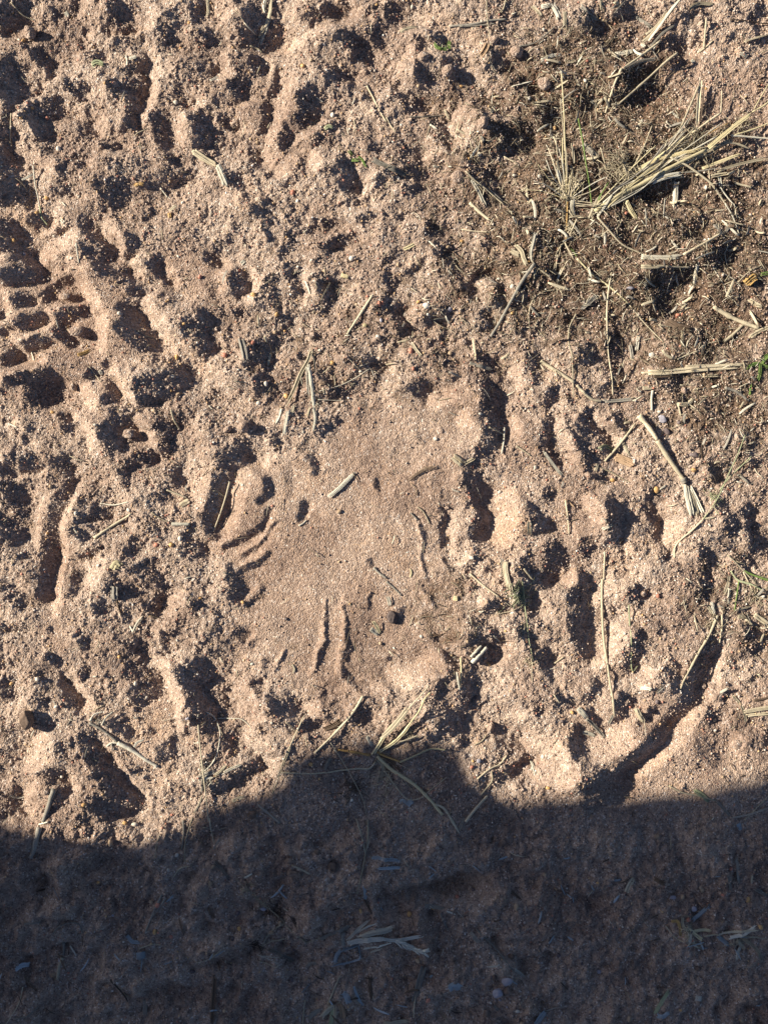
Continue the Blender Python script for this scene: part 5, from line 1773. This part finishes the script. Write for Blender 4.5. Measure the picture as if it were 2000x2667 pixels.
# small straw bits
def bit(mat, L_, w, curve, sd):
    acc = Acc(); n = 5; t = np.linspace(-.5, .5, n)
    P = np.stack([t*L_, curve*L_*(t*t), .3*w+0*t], 1)*PX
    acc.tube(P, np.array([.7, 1, 1, .95, .5])*w/2*PX, .4, 0, 6, sd); return acc
protos = {}
for mname in ('straw', 'pale', 'grey', 'brown', 'slate'):
    protos[mname] = []
    for k in range(4):
        o = bit(mname, 42, 5.0, RS.uniform(-.3, .3), k+5.0).build('straw_bit', mname); protos[mname].append(o)
def slope_normal(px, py, d=6):
    zx = (ground_z(px+d, py)-ground_z(px-d, py))/(2*d*PX); zy = (ground_z(px, py-d)-ground_z(px, py+d))/(2*d*PX)
    return Vector((-zx, -zy, 1)).normalized()
def place(o, px, py, s, rot, lift=0.0, tiltj=.2):
    n = slope_normal(px, py); n = (n+Vector((RS.normal()*tiltj, RS.normal()*tiltj, 0))).normalized()
    q = n.to_track_quat('Z', 'Y').to_matrix().to_4x4() @ Matrix.Rotation(rot, 4, 'Z')
    o.matrix_world = Matrix.Translation((WX(px), WY(py), ground_z(px, py)+lift*PX)) @ q @ Matrix.Diagonal((s[0], s[1], s[2], 1))
used = set()
def clone(proto_list, k):
    p = proto_list[k % len(proto_list)]
    if p.name not in used: used.add(p.name); return p
    c = p.copy(); COL.objects.link(c); return c
litw = litter[::20, ::20]; lx = gx[::20]; ly = gy[::20]
def pick(weight):
    while True:
        x, y = RS.uniform(4, 1996), RS.uniform(4, 2663)
        if RS.uniform() < weight(x, y): return x, y
def wl(x, y): return float(litw[int((y-Y0)/STEP/20), int((x-X0)/STEP/20)])
cntr = 0
for k in range(190):
    x, y = pick(lambda a, b: wl(a, b)**1.3 if b < 1950 else 0)
    m = ('straw', 'pale', 'grey', 'brown')[RS.choice(4, p=[.42, .22, .26, .10])]
    o = clone(protos[m], k); place(o, x, y, (RS.uniform(.35, 1.5), RS.uniform(.7, 1.6), RS.uniform(.8, 1.4)), RS.uniform(0, 6.3), RS.uniform(1, 9), .35)
    lb = unique_label({'straw': 'tiny tan straw bit', 'pale': 'tiny whitish straw bit', 'grey': 'tiny grey straw bit', 'brown': 'tiny brown straw bit'}[m], x, y)
    tag(o, lb, 'straw bit', 'tiny straw bits in the litter')
for k in range(36):
    x, y = pick(lambda a, b: (1-wl(a, b)) if b < 2000 else 0)
    o = clone(protos['pale'] if k % 2 else protos['grey'], k+1); place(o, x, y, (RS.uniform(.25, .8), RS.uniform(.5, 1), 1), RS.uniform(0, 6.3), 2)
    tag(o, unique_label('tiny pale straw bit' if k % 2 else 'tiny grey straw bit', x, y), 'straw bit', 'tiny straw bits on open sand')
for k in range(64):
    x, y = pick(lambda a, b: 1 if b > 2230 else 0)
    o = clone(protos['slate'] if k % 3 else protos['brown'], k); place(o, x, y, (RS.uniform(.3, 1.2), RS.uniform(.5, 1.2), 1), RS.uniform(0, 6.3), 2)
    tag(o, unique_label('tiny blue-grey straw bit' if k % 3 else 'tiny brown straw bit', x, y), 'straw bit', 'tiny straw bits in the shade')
for pl in protos.values():
    for p in pl:
        if p.name not in used: bpy.data.objects.remove(p)

# ---------------------------------------------------------------- clods and pebbles
def stone_mat(name, c1, c2, scale, rough, bump=.0005):
    m, nt, b = mat_new(name, rough); L = nt.links.new
    tc = N(nt, 'ShaderNodeTexCoord'); n = N(nt, 'ShaderNodeTexNoise'); n.inputs['Scale'].default_value = scale; n.inputs['Detail'].default_value = 6
    L(tc.outputs['Object'], n.inputs['Vector']); r = ramp(nt, [(.3, c1), (.7, c2)]); L(n.outputs[0], r.inputs[0])
    oi = N(nt, 'ShaderNodeObjectInfo'); v = N(nt, 'ShaderNodeMath', operation='MULTIPLY_ADD'); v.inputs[1].default_value = .4; v.inputs[2].default_value = .8; L(oi.outputs['Random'], v.inputs[0])
    c = N(nt, 'ShaderNodeVectorMath', operation='SCALE'); L(r.outputs[0], c.inputs[0]); L(v.outputs[0], c.inputs['Scale']); L(c.outputs[0], b.inputs['Base Color'])
    bp = N(nt, 'ShaderNodeBump'); bp.inputs['Distance'].default_value = bump; L(n.outputs[0], bp.inputs['Height']); L(bp.outputs[0], b.inputs['Normal']); M[name] = m
M['sandclod'] = M['sand']
stone_mat('brownclod', (.13, .085, .06), (.27, .19, .14), 260, .9, .001)
stone_mat('darkclod', (.07, .055, .05), (.15, .11, .095), 260, .9, .001)
stone_mat('greypeb', (.09, .07, .065), (.20, .15, .14), 160, .45)
stone_mat('slatepeb', (.26, .24, .26), (.42, .38, .40), 160, .5)
stone_mat('palepeb', (.50, .42, .32), (.74, .67, .56), 200, .4)
stone_mat('amberpeb', (.44, .24, .08), (.66, .42, .20), 160, .35)
stone_mat('redpeb', (.38, .13, .08), (.58, .29, .20), 160, .4)
stone_mat('tanpeb', (.30, .20, .12), (.48, .36, .24), 160, .5)
def ico(sub):
    bm = bmesh.new(); bmesh.ops.create_icosphere(bm, subdivisions=sub, radius=1.0)
    v = np.array([p.co[:] for p in bm.verts]); f = np.array([[q.index for q in p.verts] for p in bm.faces]); bm.free(); return v, f
ICO4, ICOF4 = ico(4); ICO3, ICOF3 = ico(3); ICO1, ICOF1 = ico(1)
def lump(V, sd, rough, facet=.0):
    r = np.random.RandomState(sd); o = V.copy(); d = np.ones(len(V))
    for k in range(9):
        a = r.normal(size=3); a /= np.linalg.norm(a); d += rough*r.uniform(.3, 1)*np.sin((V@a)*r.uniform(1.5, 4.5)+r.uniform(0, 6.3))*.3
    for k in range(7):
        a = r.normal(size=3); a /= np.linalg.norm(a); h = r.uniform(.62, .95); q = (V*d[:, None])@a; o_ = q > h
        d = np.where(o_, d*(1-facet+facet*h/np.maximum(q, 1e-6)), d)
    return V*d[:, None]
def clod_extra(V, sd, amp):
    r = np.random.RandomState(sd); d = np.zeros(len(V))
    for k in range(26):
        a = r.normal(size=3); a /= np.linalg.norm(a); d += np.sin((V@a)*r.uniform(6, 22)+r.uniform(0, 6.3))
    return V*(1+amp*d/5)[:, None]
n = 0
for ln in CLODS.strip().splitlines():
    body, nm, lab = ln[2:].split('|'); q = body.split(); mat = q[0]
    rx, ry, ang, c, r, x, y, hz = map(float, q[1:]); ox, oy = tile_origin(int(c), int(r)); px, py = ox+x*ZS, oy+y*ZS; n += 1
    big = 'clod' in mat
    V, F_ = (ICO4, ICOF4) if max(rx, ry) > 40 else (ICO3, ICOF3)
    V = lump(V, 100+n, .22 if big else .12, .85 if nm == 'stone' else .5)
    if big: V = clod_extra(V, n, .035)
    s = ZS*PX*.88
    V = V*np.array([rx*s, ry*s, hz*s])
    a = -math.radians(ang); R = np.array([[math.cos(a), -math.sin(a), 0], [math.sin(a), math.cos(a), 0], [0, 0, 1]]); V = V@R.T
    if mat == 'brownclod' and n == 1:
        V[:, 2] = np.minimum(V[:, 2], .75*hz*s)
    o = mesh_obj(nm, V, F_, M[mat]); o.location = (WX(px), WY(py), ground_z(px, py)+hz*s*.35)
    tag(o, lab, 'clod' if 'clod' in nm else ('stone' if nm == 'stone' else 'pebble'), {'soil_clod': 'clods of soil on the sand', 'stone': 'small stones', 'pebble': 'single pebbles'}[nm])
pp = {}
for m in ('palepeb', 'amberpeb', 'redpeb', 'tanpeb', 'greypeb', 'slatepeb'):
    pp[m] = [mesh_obj('pebble', lump(ICO3, 300+k+len(pp)*7, .13, .5)*np.array([1, .82, .7])*PX, ICOF3, M[m]) for k in range(3)]
used = set()
names = {'palepeb': 'small cream', 'amberpeb': 'small amber', 'redpeb': 'small reddish', 'tanpeb': 'small tan', 'greypeb': 'small dark', 'slatepeb': 'small grey'}
dsub = dens[::10, ::10]
def wd(x, y): return float(dsub[int((y-Y0)/STEP/10), int((x-X0)/STEP/10)])
for k in range(260):
    shade = k % 5 == 0
    x, y = pick((lambda a, b: 1 if b > 2230 else 0) if shade else (lambda a, b: (.3+wd(a, b))*(1+2.2*math.exp(-((a-880)/260)**2-((b-850)/170)**2))/3.2 if b < 2150 else 0))
    m = ('palepeb', 'amberpeb', 'redpeb', 'tanpeb', 'greypeb', 'slatepeb')[RS.choice(6, p=[.05, .1, .1, .4, .2, .15] if shade else [.30, .22, .12, .26, .05, .05])]
    o = clone(pp[m], k); r = RS.uniform(3.2, 6.5)*(1.2 if shade else 1); place(o, x, y, (r, r*RS.uniform(.8, 1.1), r), RS.uniform(0, 6.3), r*.35)
    tag(o, unique_label(names[m]+' pebble', x, y), 'pebble', 'small pebbles in the shade' if shade else 'small pebbles on sunlit sand')
for pl in pp.values():
    for p in pl:
        if p.name not in used: bpy.data.objects.remove(p)

# ---------------------------------------------------------------- countless grains and fibres
def grain_material():
    m, nt, b = mat_new('loose_grain', .75); L = nt.links.new
    g = N(nt, 'ShaderNodeNewGeometry')
    r = ramp(nt, [(0, (.22, .16, .125)), (.14, (.36, .265, .205)), (.42, (.48, .36, .28)), (.70, (.57, .44, .35)), (.84, (.54, .36, .20)), (.90, (.42, .20, .14)), (.955, (.66, .57, .47)), (.988, (.78, .72, .64))], 'CONSTANT')
    L(g.outputs['Random Per Island'], r.inputs[0]); L(r.outputs[0], b.inputs['Base Color'])
    M['grain'] = m
grain_material()
def scatter_grains(name, label, cnt, r0, r1, wfun, seed):
    r = np.random.RandomState(seed)
    x = r.uniform(X0+40, X1-40, cnt*5); y = r.uniform(Y0+40, Y1-40, cnt*5)
    i = ((x-X0)/STEP).astype(int); j = ((y-Y0)/STEP).astype(int); k = r.uniform(0, 1, cnt*5) < wfun[j, i]
    x, y, i, j = x[k][:cnt], y[k][:cnt], i[k][:cnt], j[k][:cnt]; c = len(x)
    rad = r0+(r1-r0)*r.uniform(0, 1, c)**3.2
    S = rad[:, None]*r.uniform(.7, 1.15, (c, 3))*PX
    th = r.uniform(0, 6.3, c); V0 = ICO1*(1+0*ICO1)
    V = V0[None]*S[:, None, :]*(1+.12*r.normal(size=(c, len(V0), 1)))
    cs, sn = np.cos(th)[:, None], np.sin(th)[:, None]
    X = V[..., 0]*cs-V[..., 1]*sn; Y = V[..., 0]*sn+V[..., 1]*cs
    Z = H[j, i][:, None]+rad[:, None]*PX*.45+V[..., 2]
    co = np.stack([X+WX(x)[:, None], Y+WY(y)[:, None], Z], -1).reshape(-1, 3)
    F_ = (ICOF1[None]+(np.arange(c)*len(ICO1))[:, None, None]).reshape(-1, 3)
    o = mesh_obj(name, co, F_, M['grain']); tag(o, label, None, None, 'stuff')
wg = np.clip((.12+1.0*dens)*(1-.75*foot), 0, 1)
scatter_grains('coarse_sand', 'countless loose coarse grains of sand and grit', 110000, 1.15, 3.3, wg*(1-.35*shaded), 61)
def fibres():
    acc = Acc(); r = np.random.RandomState(77); c = 0
    while c < 7500:
        x, y = r.uniform(X0+60, X1-60), r.uniform(Y0+60, Y1-60)
        i, j = int((x-X0)/STEP), int((y-Y0)/STEP)
        if r.uniform() > litter[j, i]**1.5+.02: continue
        c += 1; a = r.uniform(0, 6.3); ln = 8+abs(r.normal())*15; kx, ky_ = math.cos(a)*ln/3, math.sin(a)*ln/3; cv = r.normal()*.18
        h = r.uniform(1, 7); P = []
        for k in range(4):
            P.append((WX(x), WY(y), ground_z(x, y)*.5+ground_z(x+kx, y+ky_)*.5+(h*math.sin(.5+k*.6)+1.5)*PX)); x += kx; y += ky_; kx, ky_ = kx*math.cos(cv)-ky_*math.sin(cv), kx*math.sin(cv)+ky_*math.cos(cv)
        w_ = (.45+1.1*r.uniform()**2.5)*PX; acc.tube(P, [w_*.7, w_, w_, w_*.5], .5, r.uniform(-.5, .5), 4, c*.37)
    m, nt, b = mat_new('plant_fibre', .7); L = nt.links.new; g = N(nt, 'ShaderNodeNewGeometry')
    rp = ramp(nt, [(0, (.06, .045, .03)), (.3, (.12, .09, .06)), (.55, (.22, .175, .12)), (.75, (.36, .30, .20)), (.9, (.52, .45, .32)), (1, (.64, .58, .45))]); L(g.outputs['Random Per Island'], rp.inputs[0]); L(rp.outputs[0], b.inputs['Base Color'])
    o = acc.build('plant_litter', m); tag(o, 'countless fine bits of dry grass and root', None, None, 'stuff')
fibres()
